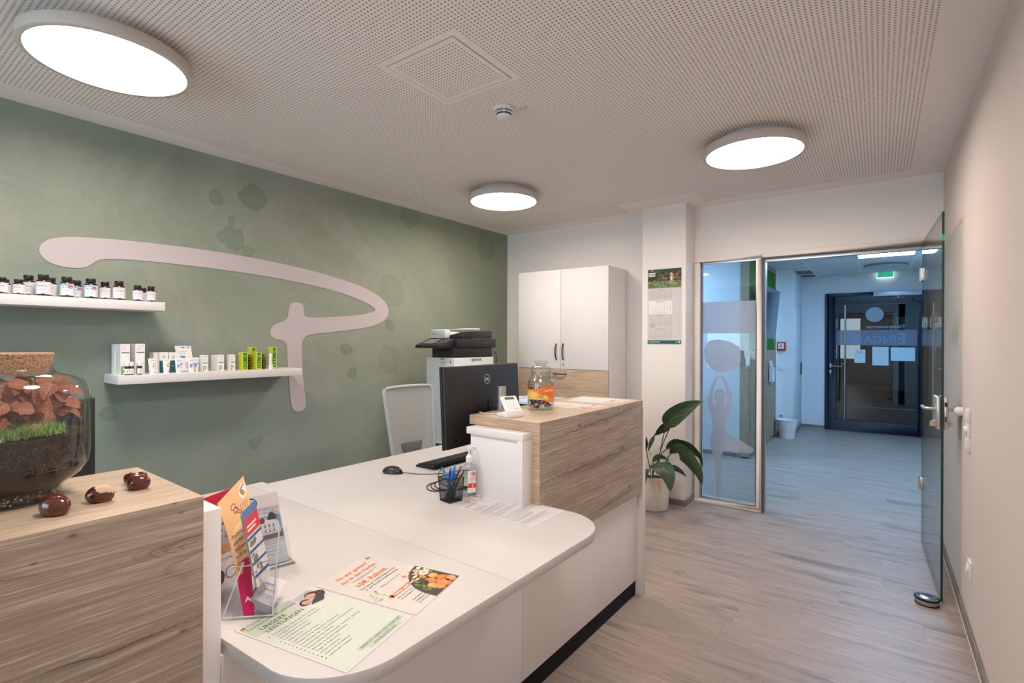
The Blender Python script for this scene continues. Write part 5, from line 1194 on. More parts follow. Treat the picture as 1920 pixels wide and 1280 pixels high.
# ------------------------------------------------------------------ things on the worktop
# pen cup of black wire mesh
PC = (-1.499, 1.545, WT); prz = math.radians(-8)
t = empty('pen_cup', 'square black wire mesh pen cup on the white worktop', 'pen cup', PC, 'K', prz)
hb_, htp, hz = .031, .038, .100
def cupc(s, z):
    k = z/hz; h_ = hb_+(htp-hb_)*k; return [(-h_, -h_, z), (h_, -h_, z), (h_, h_, z), (-h_, h_, z)][s % 4]
for nm, z in (('rim', hz), ('base_ring', .003)):
    b = B()
    b.tube([cupc(0, z), cupc(1, z), cupc(2, z), cupc(3, z), cupc(0, z)], .0024, 6); b.obj(nm, BLACK, t)
for s in range(4): B().tube([cupc(s, .003), cupc(s, hz)], .002, 6).obj('corner_wire', BLACK, t)
B().box(-hb_, hb_, -hb_, hb_, .001, .003).obj('bottom', BLACK, t)
b = B(); n = 20
for s in range(4):
    a0, a1 = Vector(cupc(s, .003)), Vector(cupc(s+1, .003)); c0, c1 = Vector(cupc(s, hz)), Vector(cupc(s+1, hz))
    for k in range(-n, n+1):
        for dr_ in (1, -1):
            p0 = max(0, -k/n) if dr_ == 1 else 0
            u0, v0, u1, v1 = (k/n, 0, k/n+1.0, 1) if dr_ == 1 else (k/n+1, 0, k/n, 1)
            # clip to 0..1 in u
            du = u1-u0
            ta, tb = sorted(((0-u0)/du, (1-u0)/du)); ta, tb = max(0, ta), min(1, tb)
            if tb-ta < .02: continue
            pts = []
            for q in (ta, tb):
                u, v_ = u0+du*q, q; pts.append(a0.lerp(a1, u).lerp(c0.lerp(c1, u), v_))
            b.tube(pts, .00042, 3, cap=False)
me_ = b.obj('wire_mesh', BLACK, t, smooth=False, noclean=True); me_['kind'] = 'stuff'
LBLU = mat('pen_light_blue', (22, 128, 208), .3); DBLU = mat('pen_dark_blue', (34, 62, 150), .3); PGR = mat('pen_graphite', (64, 56, 54), .35); COP = mat('pen_copper', (200, 132, 104), .25, metal=.8)
def pen(lab, p0, p1, body, tipm, r=.0045):
    p0, p1 = Vector(p0), Vector(p1); d = (p1-p0); L_ = d.length; d.normalize()
    c0 = (PC[0]+p0.x, PC[1]+p0.y, PC[2]+p0.z)
    o = empty('ballpoint_pen', lab, 'pen', c0, 'K', prz, 'ballpoint pens in the mesh cup')
    c_, s_ = math.cos(prz), math.sin(prz); cc = (PC[0]+p0.x*c_-p0.y*s_, PC[1]+p0.x*s_+p0.y*c_, PC[2]+p0.z); place(o, cc, 'K', prz)
    B().tube([d*.012, d*(L_*.88)], r, 12).obj('barrel', body, o)
    B().tube([Vector((0, 0, 0)), d*.004, d*.013], [.0008, .002, r*.9], 10).obj('tip', tipm, o)
    B().tube([d*(L_*.88), d*(L_*.93), d*L_], [r*.9, r*.6, r*.55], 10).obj('push_button', body, o)
    sd = d.cross(Vector((.6, -.8, .1))).normalized()
    B().tube([d*(L_*.90)+sd*r*.6, d*(L_*.90)+sd*(r+.003), d*(L_*.62)+sd*(r+.0025)], .0014, 6).obj('clip', tipm if tipm is COP else body, o)
pen('light blue pen leaning to the left corner of the cup', (.018, .012, .004), (-.040, -.020, .138), LBLU, LBLU)
pen('dark blue pen leaning slightly left in the cup', (-.022, -.004, .004), (-.010, .004, .136), DBLU, DBLU)
pen('upright bright blue pen, the tallest in the cup', (-.012, -.020, .004), (.012, .012, .152), LBLU, LBLU, .0052)
pen('dark pen with copper clip leaning right in the cup', (-.006, -.022, .004), (.034, .026, .146), PGR, COP, .005)
pen('dark pen with copper tip at the rear right of the cup', (.004, -.020, .004), (.050, .030, .132), PGR, COP, .005)
pen('blue pen lying steeply across the right of the cup', (.026, .004, .004), (-.016, .028, .118), LBLU, DBLU, .0042)

# laminated sheets under the bottle
LAM = glass('laminate_film', (240, 242, 242), 1.0, haze=.25, hazecol=(236, 232, 232))
q = [(-1.402, 1.492, WT+.0004), (-1.050, 1.497, WT+.0004), (-1.050, 1.7250, WT+.0004), (-1.44, 1.705, WT+.0004)]
def flat_sheet(name, lab, q, th, m, group=None, draw=None, lift=0, cat='paper'):
    c0 = q[0]; o = sheet(name, *[tuple(Vector(p)-Vector(c0)+Vector((0, 0, th))) for p in q], th, m)
    place(o, c0, 'K'); tag(o, lab, cat, group)
    if draw:
        F = Flat(*[tuple(Vector(p)-Vector(c0)+Vector((0, 0, th))) for p in q], .0003); draw(F, F.w, F.h); F.done('print', o)
    return o
TXT = (138, 134, 140)
def d_lam(F, w, h):
    R_ = random.Random(9); y = h*.93
    blocks_ = [(.9, 2), (.5, 3), (.8, 1), (.95, 9), (.7, 3), (.9, 2)]
    x = .03
    # text reads along the long side of the counter: columns of short strokes
    for k in range(26):
        xx = .06+k*(w-.09)/26
        if k in (3, 8, 13, 22): continue
        l_ = R_.uniform(.35, .85) if k in (2, 7, 12, 21) else R_.uniform(.6, .9)
        F.rect(xx, xx+.0022 if k not in (4, 20, 23) else xx+.0035, h*.06, h*l_, TXT)
    F.rect(.012, .016, h*.08, h*.5, (224, 130, 130)).rect(.022, .026, h*.08, h*.45, (224, 130, 130))
flat_sheet('laminated_sheet', 'large laminated text sheet at the right end of the worktop', q, .0006, PAPER, draw=d_lam)
def d_lam2(F, w, h):
    F.ring(w*.40, h*.55, h*.30, .0016, (150, 150, 160), n=30)
    for k in range(3): F.disc(w*.40+(k-1)*.014, h*.55, .006, ((200, 120, 130), (230, 160, 90), (120, 130, 190))[k])
    F.rect(w*.25, w*.6, h*.16, h*.18, TXT)
q = [(-1.505, 1.575, WT+.0012), (-1.335, 1.578, WT+.0012), (-1.315, 1.705, WT+.0012), (-1.520, 1.705, WT+.0012)]
flat_sheet('laminated_sheet', 'smaller laminated card below the hand gel bottle', q, .0006, PAPER, draw=d_lam2)

# hand gel bottle
SB = (-1.482, 1.638, WT+.0024)
t = empty('hand_gel_bottle', 'clear hand sanitizer pump bottle with red and white label', 'bottle', SB, 'K', math.radians(58))
GL = glass('pet_clear', (246, 248, 249), 1.2, edge=((196, 200, 204), 2.6))
def oval(r, z, n=36, ry=.62): return [(r*math.cos(2*math.pi*i/n), r*ry*math.sin(2*math.pi*i/n), z) for i in range(n)]
b = B(); rr_ = [(.027, 0), (.030, .003), (.0305, .008), (.0305, .118), (.029, .124), (.022, .132), (.015, .136), (.0115, .140), (.0115, .150)]
n = 36; v = []
for k, (r, z) in enumerate(rr_): v += oval(r, z, n, .62+.38*max(0, (z-.118)/.032)**1)
b.add(v, [(k*n+i, k*n+(i+1) % n, (k+1)*n+(i+1) % n, (k+1)*n+i) for k in range(len(rr_)-1) for i in range(n)]); b.obj('bottle_body', GL, t, noclean=True)
b = B(); v = []; rr2 = [(.0265, .003), (.0288, .006), (.0288, .104), (.0001, .1041)]
for r, z in rr2: v += oval(r, z, n)
b.add(v, [(k*n+i, k*n+(i+1) % n, (k+1)*n+(i+1) % n, (k+1)*n+i) for k in range(3) for i in range(n)]); b.obj('gel', glass('gel_clear', (240, 244, 246), .4, edge=((206, 212, 216), 2.4)), t, noclean=True)
F = Flat((-.012, -.0205, .018), (.030, -.0195, .018), (.030, -.0195, .112), (-.012, -.0205, .112), .0004)
F.rect(0, .036, 0, .094, (240, 240, 242), 0)
RED = (222, 62, 54)
F.disc(.026, .080, .010, RED, 1, ry=.010).ring(.026, .080, .0065, .0016, (240, 240, 242), 2).text('HYGIENE', .010, .060, .006, RED, width=.026, bold=True).text('HAND GEL', .010, .052, .006, RED, width=.026, bold=True).rect(.006, .030, .045, .0462, (170, 160, 165)).rect(.002, .036, .020, .040, RED).rect(.020, .024, .024, .036, (240, 200, 196), 2).rect(.014, .028, .008, .010, (230, 160, 160))
F.done('label', t)
WP = mat('pump_white', (238, 238, 238), .35)
pm = B().lathe([(0, .146), (.0135, .146), (.014, .148), (.014, .168), (.010, .172), (.0085, .178), (0, .178)], n=28).obj('pump_collar', WP, t)
B().tube([(0, 0, .176), (0, 0, .206)], .0038, 10).obj('pump_stem', WP, t)
B().box(-.010, .012, -.007, .007, .204, .214).tube([(.008, 0, .210), (.030, 0, .209), (.034, 0, .204)], .0042, 8).obj('pump_head', WP, t, bevel=.001)
B().tube([(0, 0, .146), (.002, 0, .08), (.006, 0, .01)], .0022, 8).obj('dip_tube', mat('dip_tube', (224, 228, 230), .4), t)
cable('white_cable', 'thin white cable loop behind the hand gel bottle', [(-1.522, 1.70, WT+.110), (-1.60, 1.665, WT+.105), (-1.635, 1.650, WT+.080), (-1.62, 1.655, WT+.064), (-1.56, 1.69, WT+.060), (-1.525, 1.713, WT+.060)], .0018, WHITE)

# big flyers lying on the near corner -----------------------------------------
FG, FG2 = (184, 196, 176), (203, 208, 196)
q1 = [(-.884, .614, WT+.0006), (-.940, .838, WT+.0006), (-1.272, .768, WT+.0006), (-1.214, .545, WT+.0006)]
c0 = q1[0]; q1l = [tuple(Vector(p)-Vector(c0)+Vector((0, 0, .0005))) for p in q1]
fy1 = sheet('flyer', *q1l, .0005, PAPER, bow=.0)
place(fy1, c0); tag(fy1, 'green and white German services flyer with portrait photo on the near worktop corner', 'flyer', 'flyers lying on the worktop')
F = Flat(*q1l, .0003); w, h = F.w, F.h
F.rect(.005, w-.005, .005, h-.005, FG2, 0)
F.poly([(.005, h-.005), (w*.60, h-.005), (w*.60, h*.80), (w*.48, h*.76), (.005, h*.80)], FG, 1)
F.disc(.012, h-.012, .006, (222, 90, 60), 2).disc(.015, h-.010, .004, (70, 140, 90), 3)
F.text('Therapiezentrum', .022, h-.014, .0065, (70, 84, 78), 2, width=w*.34)
F.text('Fachbereich Ernährung', .012, h-.030, .0085, (96, 110, 100), 2, width=w*.60).rect(.012, .012+w*.60, h-.0325, h-.0317, (96, 110, 100), 2)
F.text('UNSERE', .030, h*.835, .0145, (50, 58, 54), 3, width=.072).text('LEISTUNGEN', .030, h*.775, .0145, (50, 58, 54), 3, width=.108)
px0, px1, py0, py1 = w*.60, w-.005, h*.74, h-.004
hexp = [(px0+.004, py1-.002), (px1-.012, py1), (px1, py1-.030), (px1-.006, py0+.02), (px0+.05, py0+.003), (px0, py0+.03)]
F.poly(hexp, (190, 186, 188), 2)
F.poly([(px0+.02, py1-.012), (px0+.07, py1-.004), (px1-.008, py1-.03), (px1-.02, py0+.028), (px0+.06, py0+.01), (px0+.03, py0+.035)], (176, 172, 176), 3)
# two women with dark hair, looking out of the photo
F.poly([(px0+.025, py0+.014), (px0+.06, py0+.006), (px1-.012, py0+.022), (px1-.004, py1-.032), (px0+.062, py0+.036), (px0+.04, py0+.028)], (52, 60, 74), 4)
F.disc(px0+.024, py0+.036, .017, (66, 48, 42), 5, ry=.014, rot=.6).disc(px0+.028, py0+.033, .0105, (206, 152, 128), 6, ry=.014, rot=1.1)
F.disc(px0+.062, py0+.052, .020, (84, 58, 44), 5, ry=.017, rot=-.3).disc(px0+.078, py0+.040, .014, (84, 58, 44), 5.2, ry=.018, rot=-.5).disc(px0+.056, py0+.050, .0105, (212, 164, 142), 6, ry=.0135, rot=1.2)
F.blobs(px0+.058, px0+.092, py0+.025, py0+.066, [(70, 46, 36), (110, 76, 56), (52, 36, 30)], 16, .006, 5.5, 3)
for cx_, cy_ in ((px0+.028, py0+.033), (px0+.056, py0+.050)): F.disc(cx_-.003, cy_+.003, .0012, (60, 40, 36), 7, n=8).disc(cx_+.003, cy_+.005, .0012, (60, 40, 36), 7, n=8).line(cx_-.002, cy_-.005, cx_+.003, cy_-.004, .0012, (180, 80, 76), 7)
lines = ['Erkrankungen des Magen-Darmtrakts', '(Zöliakie, Morbus Chron, Obstipation,', 'Reizdarmsyndrom etc.)', 'Pankreaserkrankungen', 'Gallensteine', 'Hyperurikämie & Gicht', 'Übergewicht & Adipositas, Hypertonie', 'Erkrankungen der Leber (Leberzirrhose,Fettleber', 'Erkrankungen der Nieren', 'Rheumatische Erkrankungen, Arthrose, Arthritis', 'Allergien & Unverträglichkeiten', 'Vegan & Vegetarisch', 'Kinderernährung', 'Alles rund um Beikost', 'individuelle Anliegen']
for k, s_ in enumerate(lines):
    yy = h*.715-k*.0122; W_ = text_geo(s_)[2]
    F.text(s_, .026, yy, .0062, (112, 114, 112), 2, width=min(W_*.0086, w-.040))
    if k not in (1, 2): F.disc(.017, yy+.002, .0017, (60, 62, 60), 2, n=8)
F.poly([(w*.30, .036), (w*.30, .022), (w*.38, .018), (w*.38, .008), (w*.86, .008), (w*.86, .016), (w*.96, .022), (w*.96, .036)], FG, 1)
F.text('SPRECHT GERN UNS ODER DIE', w*.63, .0245, .0082, (56, 64, 58), 2, 'c', width=w*.60).text('ANMELDUNG AN', w*.62, .0110, .0082, (56, 64, 58), 2, 'c', width=w*.34)
F.done('print', fy1)
q2 = [(-.938, .846, WT+.0006), (-.996, 1.064, WT+.0006), (-1.322, .992, WT+.0006), (-1.262, .778, WT+.0006)]
c0 = q2[0]; q2l = [tuple(Vector(p)-Vector(c0)+Vector((0, 0, .0005))) for p in q2]
fy2 = sheet('flyer', *q2l, .0005, mat('cream_paper', (210, 204, 196), .5)); place(fy2, c0); tag(fy2, 'cream flyer with orange headline and vegetable bowl photo on the worktop', 'flyer', 'flyers lying on the worktop')
F = Flat(*q2l, .0003); w, h = F.w, F.h; OR = (226, 122, 74); DK = (84, 76, 74)
F.text('Fit und gesund', w*.50, h*.885, .0150, OR, 2, 'c', bold=True, width=w*.56).text('durch den Herbst', w*.50, h*.805, .0150, OR, 2, 'c', bold=True, width=w*.66)
F.line(w*.26, h*.765, w*.76, h*.770, .0015, DK).line(w*.34, h*.748, w*.66, h*.756, .0012, DK)
F.text('10€ Rabatt', w*.50, h*.655, .0200, OR, 2, 'c', bold=True, width=w*.56)
F.text('Auf deinen Ernährungsvortrag', w*.50, h*.605, .0078, DK, 2, 'c', width=w*.68).text('in der Ernährungsberatung', w*.50, h*.565, .0078, DK, 2, 'c', width=w*.62)
F.text('Gültig vom 01.10.-30.11', w*.52, h*.49, .0058, (120, 110, 108), 2, 'c', width=w*.40)
def star(x, y, r): F.poly([(x+(r if k % 2 == 0 else r*.32)*math.cos(k*math.pi/4), y+(r if k % 2 == 0 else r*.32)*math.sin(k*math.pi/4)) for k in range(8)], OR, 3)
star(w*.68, h*.43, .012); star(w*.82, h*.385, .007); star(w*.80, h*.445, .005)
F.rect(w*.20, w*.66, h*.30, h*.345, OR, 2).disc(w*.20, h*.3225, h*.0225, OR, 2).disc(w*.66, h*.3225, h*.0225, OR, 2).text('Melde dich an', w*.43, h*.309, .0085, (246, 238, 228), 4, 'c', bold=True, width=w*.40)
F.text('0351 810 72 72 72', w*.20, h*.255, .0055, DK, 2, width=w*.30).text('kontakt@therapiezentrum-praxis.de', w*.20, h*.222, .0055, DK, 2, width=w*.70)
F.text('Therapiezentrum Praxis', w*.24, h*.135, .0060, DK, 2, width=w*.40).text('Löbtauer Straße 65', w*.24, h*.10, .0060, DK, 2, width=w*.34).text('01159 Dresden', w*.24, h*.065, .0060, DK, 2, width=w*.26)
R_ = random.Random(2)
for k in range(16): F.disc(w*R_.uniform(.03, .22), h*R_.uniform(.34, .50), .0045, R_.choice([(170, 186, 130), (200, 206, 176), (150, 176, 120)]), 2, n=8, ry=.0025, rot=R_.uniform(0, 3))
F.line(w*.86, h*.94, w*.97, h*.96, .002, DK).line(w*.88, h*.965, w*.95, h*.935, .002, DK).line(w*.90, h*.93, w*.93, h*.98, .002, DK)
# bowl photo, lower right quarter disc running off the page
bx_, by_, br_ = w, h*.045, .125
pts = [(w-.001, .004), (w-.001, h*.42)]+[(w-.004+br_*.98*math.cos(math.radians(a)), h*.045+.0+br_*math.sin(math.radians(a))) for a in range(96, 196, 8)]
pts = [(max(.0, min(w-.001, x)), max(.002, y)) for x, y in pts]
arcp = [(w-br_*math.sin(math.radians(a)), h*.08+br_*math.cos(math.radians(a))) for a in range(0, 91, 9)]
F.poly([(w-.001, .002)]+[(min(w-.001, x), y) for x, y in arcp]+[(w-br_, .002)], (70, 66, 52), 3)
def inb(x, y): return (x-w)**2+(y-h*.08)**2 < (br_*.93)**2 or (y < h*.08 and x > w-br_*.93)
F.blobs(w-br_, w-.001, .003, h*.08+br_, [(222, 122, 60), (232, 150, 80), (206, 96, 48)], 46, .018, 4, 5, lambda x, y: inb(x, y) and y < .055)
F.blobs(w-br_, w-.001, .03, h*.08+br_, [(52, 66, 40), (74, 92, 52), (110, 130, 72), (40, 50, 34), (222, 130, 70)], 110, .011, 5, 6, lambda x, y: inb(x, y) and .035 < y < .10)
F.blobs(w-br_, w-.001, .09, h*.08+br_, [(226, 210, 190), (240, 228, 212), (196, 150, 116), (214, 190, 160)], 120, .008, 5, 8, lambda x, y: inb(x, y) and y > .088)
for x, y, r, c_ in ((w-.03, .072, .014, (234, 160, 84)), (w-.055, .060, .013, (226, 120, 66)), (w-.028, .045, .015, (226, 112, 60)), (w-.08, .045, .012, (234, 160, 84)), (w-.05, .022, .02, (232, 128, 66)), (w-.022, .018, .016, (238, 146, 84))): F.disc(x, y, r, c_, 7).disc(x+.002, y+.002, r*.55, tuple(min(255, q_+16) for q_ in c_), 8)
F.done('print', fy2)

# leaflets, cards and acrylic holders at the white post (near left)
def quad_thing(name, lab, q, th, m, draw=None, bow=0, cat='leaflet', group='leaflets by the white post'):
    c0 = min(q, key=lambda p: p[2]); ql = [tuple(Vector(p)-Vector(c0)) for p in q]; c0 = (c0[0], c0[1], c0[2])
    o = sheet(name, *ql, th, m, bow=bow); place(o, c0); tag(o, lab, cat, group)
    if draw:
        F = Flat(*ql, .0004)
        if bow:
            mm = F.m; hh0 = F.h
            F.m = lambda x, y, L, mm=mm, F=F: mm(x, y, L)+F.n*(bow*math.sin(math.pi*max(0, min(1, y/F.h))))
        draw(F, F.w, F.h); F.done('print', o)
    return o
# tall person leaflet behind
def d_person(F, w, h):
    F.rect(0, w, h*.84, h, (196, 24, 56)).rect(0, w, h*.36, h*.84, (58, 82, 52))
    F.blobs(0, w, h*.40, h*.84, [(70, 96, 60), (44, 64, 42), (92, 112, 74)], 30, .012, 1.5, 3)
    F.poly([(w*.1, h*.38), (w*.9, h*.36), (w*.86, h*.55), (w*.70, h*.66), (w*.32, h*.66), (w*.12, h*.56)], (176, 168, 176), 3)
    F.blobs(w*.2, w*.82, h*.38, h*.62, [(196, 190, 194), (150, 140, 150), (120, 112, 122)], 26, .006, 3.5, 4)
    F.disc(w*.5, h*.735, w*.20, (196, 162, 110), 4, ry=h*.075).disc(w*.5, h*.72, w*.15, (222, 172, 146), 5, ry=h*.058).rect(w*.36, w*.64, h*.727, h*.732, (120, 60, 50), 6).line(w*.43, h*.695, w*.57, h*.695, .002, (214, 110, 100), 6)
    F.line(w*.2, h*.44, w*.75, h*.42, .012, (200, 150, 120), 5).rect(w*.5, w*.75, h*.375, h*.43, (214, 150, 40), 6)
    F.rect(0, w, 0, h*.36, (226, 220, 226), 2).disc(w*.22, h*.13, w*.42, (122, 40, 66), 3, ry=h*.13).ring(w*.78, h*.15, w*.13, .0025, (90, 86, 96), 4)
    F.text('kleinen Truhe', w*.05, h*.29, .008, (90, 80, 96), 4, width=w*.8)
    for k in range(4): F.rect(w*.06, w*.40, h*.16-.008*k, h*.165-.008*k, (200, 160, 176), 4)
quad_thing('leaflet', 'leaflet with red band and smiling person photo leaning behind the white post', [(-1.430, .545, WT+.001), (-1.452, .667, WT+.001), (-1.484, .669, 1.040), (-1.455, .549, 1.030)], .0012, PAPER, d_person)
ACR = glass('acrylic_clear', (248, 249, 251), 1.2, haze=.02)
ACE = mat('acrylic_edge', (206, 212, 220), .15)
# stand of clear acrylic
HO = (-1.33, .63, WT)
t = empty('brochure_stand', 'clear acrylic brochure stand with chrome bars by the white post', 'brochure stand', HO)
def lo(p): return (p[0]-HO[0], p[1]-HO[1], p[2]-HO[2])
def plate(name, q, th, m, par): return sheet(name, *[lo(p) for p in q], th, m, par)
plate('base_plate', [(-1.285, .548, WT+.004), (-1.205, .628, WT+.004), (-1.400, .700, WT+.004), (-1.440, .600, WT+.004)], .003, ACR, t)
plate('back_plate', [(-1.262, .560, WT+.004), (-1.232, .628, WT+.004), (-1.352, .662, 1.00), (-1.374, .600, 1.00)], .003, ACR, t)
plate('front_lip', [(-1.222, .600, WT+.004), (-1.205, .640, WT+.004), (-1.215, .650, WT+.12), (-1.235, .606, WT+.10)], .002, ACR, t)
for a_, c_ in (((-1.285, .548, WT+.006), (-1.205, .628, WT+.006)), ((-1.285, .548, WT+.006), (-1.270, .590, WT+.13)), ((-1.205, .628, WT+.006), (-1.250, .668, WT+.19))):
    B().tube([lo(a_), lo(c_)], .0018, 6).obj('edge', ACE, t)
B().tube([lo((-1.304, .578, WT+.112)), lo((-1.262, .610, WT+.118)), lo((-1.240, .640, WT+.125))], .0016, 8).obj('chrome_bar', CHROME, t)
B().tube([lo((-1.352, .640, WT+.165)), lo((-1.330, .700, WT+.168))], .0016, 8).obj('chrome_bar', CHROME, t)
# magenta leaflet
quad_thing('leaflet', 'narrow magenta leaflet standing low in the acrylic stand', [(-1.252, .583, WT+.004), (-1.241, .603, WT+.004), (-1.300, .620, .905), (-1.318, .588, .900)], .0015, mat('magenta', (198, 10, 92), .35), lambda F, w, h: F.text('A', w*.3, h*.25, .012, (250, 225, 235), 1, bold=True))
def d_orange(F, w, h):
    F.disc(w*.84, h*.87, w*.15, (244, 232, 218), 1, ry=w*.20).disc(w*.84, h*.84, w*.06, (230, 110, 60), 2).disc(w*.80, h*.87, w*.06, (80, 160, 100), 2).line(w*.74, h*.90, w*.92, h*.93, .0025, (90, 50, 110), 3)
    F.ring(w*.40, h*.80, .007, .0016, (126, 84, 106), 2).ring(w*.46, h*.74, .007, .0016, (126, 84, 106), 2).line(w*.44, h*.73, w*.74, h*.60, .0016, (126, 84, 106), 2).line(w*.46, h*.77, w*.70, h*.64, .0014, (126, 84, 106), 2)
    for k in range(4): F.line(w*(.62+.08*k), h*.66, w*(.66+.08*k), h*.76, .001, (140, 100, 116), 2)
    F.disc(w*.52, h*.36, w*.50, (246, 208, 166), .5, ry=h*.24)
    for k, s_ in enumerate(('Podologie', 'mit Herz und', 'Fachwissen,', 'weil Ihre Füße', 'es wert sind.')): F.text(s_, w*.10, h*(.46-.085*k), .0085, (104, 62, 96), 2, width=w*(.55, .72, .66, .82, .68)[k])
quad_thing('leaflet', 'tall apricot orange podiatry leaflet with scissors drawing', [(-1.286, .582, .872), (-1.320, .655, .875), (-1.399, .648, 1.086), (-1.353, .564, 1.042)], .001, mat('apricot', (240, 190, 138), .45), d_orange, bow=.006)
def d_blue(F, w, h):
    F.rect(0, w, h*.88, h, (90, 120, 170), 1).rect(0, w, h*.66, h*.88, (206, 60, 66), 1.5).rect(w*.1, w*.8, h*.76, h*.785, (240, 220, 220), 2).rect(w*.1, w*.7, h*.71, h*.735, (240, 220, 220), 2)
    for k in range(4): F.rect(0, w, h*(.60-.16*k), h*(.635-.16*k), (62, 84, 140), 1.5)
    for k in range(3): F.blobs(0, w*.6, h*(.47-.16*k), h*(.59-.16*k), [(140, 120, 100), (200, 170, 150), (110, 120, 110)], 10, .008, 2, k)
    for k in range(10): F.rect(w*.66, w*.92, h*(.56-.05*k), h*(.565-.05*k), (160, 160, 180), 2)
for k in range(3):
    o_ = .004*k
    quad_thing('leaflet', ('front', 'middle', 'rear')[k]+' blue and red striped info leaflet in the acrylic stand', [(-1.222-o_, .600, .857), (-1.255-o_, .650, .862), (-1.322-o_, .641, 1.040-.004*k), (-1.285-o_, .592, 1.026-.004*k)], .0008, PAPER, d_blue if k == 0 else None)
# business cards leaning in the front
CO_ = (-1.232, .645, WT+.006)
for k in range(9):
    d_ = .0022*k
    def d_card(F, w, h): F.rect(0, w*.08, 0, h, (60, 90, 160)).text('PRAXIS', w*.3, h*.66, .007, (60, 90, 160), width=w*.4).text('Terminzettel', w*.3, h*.46, .0055, (222, 90, 70), width=w*.5).rect(w*.3, w*.8, h*.28, h*.30, (150, 150, 165)).rect(w*.3, w*.7, h*.20, h*.22, (150, 150, 165))
    quad_thing('appointment_card', ('topmost', 'second', 'third', 'fourth', 'fifth', 'sixth', 'seventh', 'eighth', 'lowest')[k]+' card of the small blue edged card stack before the stand', [(-1.262+.0-d_*.5, .600-d_*.3, .822-d_*.9), (-1.212-d_*.5, .632-d_*.3, .801-d_*.9), (-1.262-d_*.5, .697-d_*.3, .828-d_*.9), (-1.306-d_*.5, .655-d_*.3, .846-d_*.9)], .0014, PAPER if k % 3 != 1 else mat('card_blue', (180, 198, 226), .5), d_card if k == 0 else None, cat='card', group='cards stacked before the acrylic stand')
# upright HE leaflet in its own clear holder
HE = (-1.49, .76, WT)
t2 = empty('leaflet_holder', 'small clear acrylic holder carrying the leaflet with the villa photo', 'leaflet holder', HE)
def lo2(p): return (p[0]-HE[0], p[1]-HE[1], p[2]-HE[2])
sheet('base_plate', *[lo2(p) for p in [(-1.468, .698, WT+.003), (-1.440, .822, WT+.003), (-1.500, .835, WT+.003), (-1.520, .712, WT+.003)]], .003, ACR, t2)
sheet('back_plate', *[lo2(p) for p in [(-1.500, .700, WT+.003), (-1.481, .824, WT+.003), (-1.510, .812, WT+.13), (-1.524, .690, WT+.13)]], .003, ACR, t2)
sheet('front_pocket', *[lo2(p) for p in [(-1.478, .704, WT+.004), (-1.460, .822, WT+.004), (-1.474, .812, WT+.105), (-1.490, .70, WT+.105)]], .002, ACR, t2)
B().tube([lo2((-1.478, .700, WT+.004)), lo2((-1.455, .826, WT+.004))], .003, 6).obj('edge', ACE, t2)
def d_he(F, w, h):
    cx_, cy_ = w*.34, h*.90
    F.ring(cx_, cy_, .016, .0035, (52, 56, 66), a0=60, a1=300).ring(cx_, cy_, .016, .0035, (52, 96, 170), a0=-60, a1=60).text('H', cx_-.0065, cy_-.005, .012, (52, 56, 66), 2, 'c', bold=True, width=.009).text('e', cx_+.005, cy_-.005, .013, (52, 96, 170), 2, 'c', bold=True, width=.010)
    F.text('HAUTE', w*.06, h*.765, .010, (70, 76, 90), 2, width=w*.32).text('ESTHETIQUE', w*.42, h*.765, .010, (88, 128, 186), 2, width=w*.54).text('PRAXIS FÜR DERMATOLOGIE & ÄSTHETIK', w*.06, h*.725, .005, (80, 84, 96), 2, width=w*.88)
    x0, x1, y0, y1 = w*.08, w*.98, h*.36, h*.69
    F.rect(x0, x1, y0, y1, (126, 160, 204), 1)
    F.poly([(x0, y0), (x1, y0), (x1, y0+(y1-y0)*.30), (x0, y0+(y1-y0)*.22)], (96, 92, 92), 2)
    F.poly([(x0, y0+.012), (x0, y0+.044), (x0+.022, y0+.048), (x0+.026, y0+.056), (x0+.034, y0+.048), (x0+.050, y0+.050), (x0+.056, y0+.060), (x1-.022, y0+.060), (x1-.008, y0+.046), (x1-.004, y0+.014)], (206, 206, 210), 3)
    F.poly([(x0+.030, y0+.048), (x0+.054, y0+.066), (x0+.060, y0+.058), (x0+.058, y0+.048)], (140, 60, 54), 4).poly([(x1-.040, y0+.056), (x1-.032, y0+.074), (x1-.024, y0+.078), (x1-.016, y0+.072), (x1-.012, y0+.054)], (58, 62, 74), 4).poly([(x0, y0+.044), (x0+.012, y0+.052), (x0+.024, y0+.044)], (110, 70, 66), 4)
    for a_ in range(7):
        for c_ in range(2): F.rect(x0+.008+.012*a_, x0+.012+.012*a_, y0+.020+.014*c_, y0+.029+.014*c_, (92, 100, 116), 5)
    for k in range(7): F.line(x1-.004, y0+.05+.004*k, x1-.018-.002*k, y0+.062+.006*k if y0+.062+.006*k < y1 else y1, .0006, (70, 66, 70), 5)
    for k in range(4): F.rect(w*.16, w*.86, h*(.28-.05*k), h*(.288-.05*k), (168, 176, 192), 2)
    F.rect(0, w, h*.0, h*.30, (222, 230, 234), 1)
quad_thing('leaflet', 'white leaflet with HE emblem and photo of a grey villa', [(-1.492, .700, WT+.006), (-1.471, .816, WT+.006), (-1.504, .797, .990), (-1.520, .683, .990)], .0012, PAPER, d_he)

# ------------------------------------------------------------------ things on the raised counters
TZ_ = 1.117
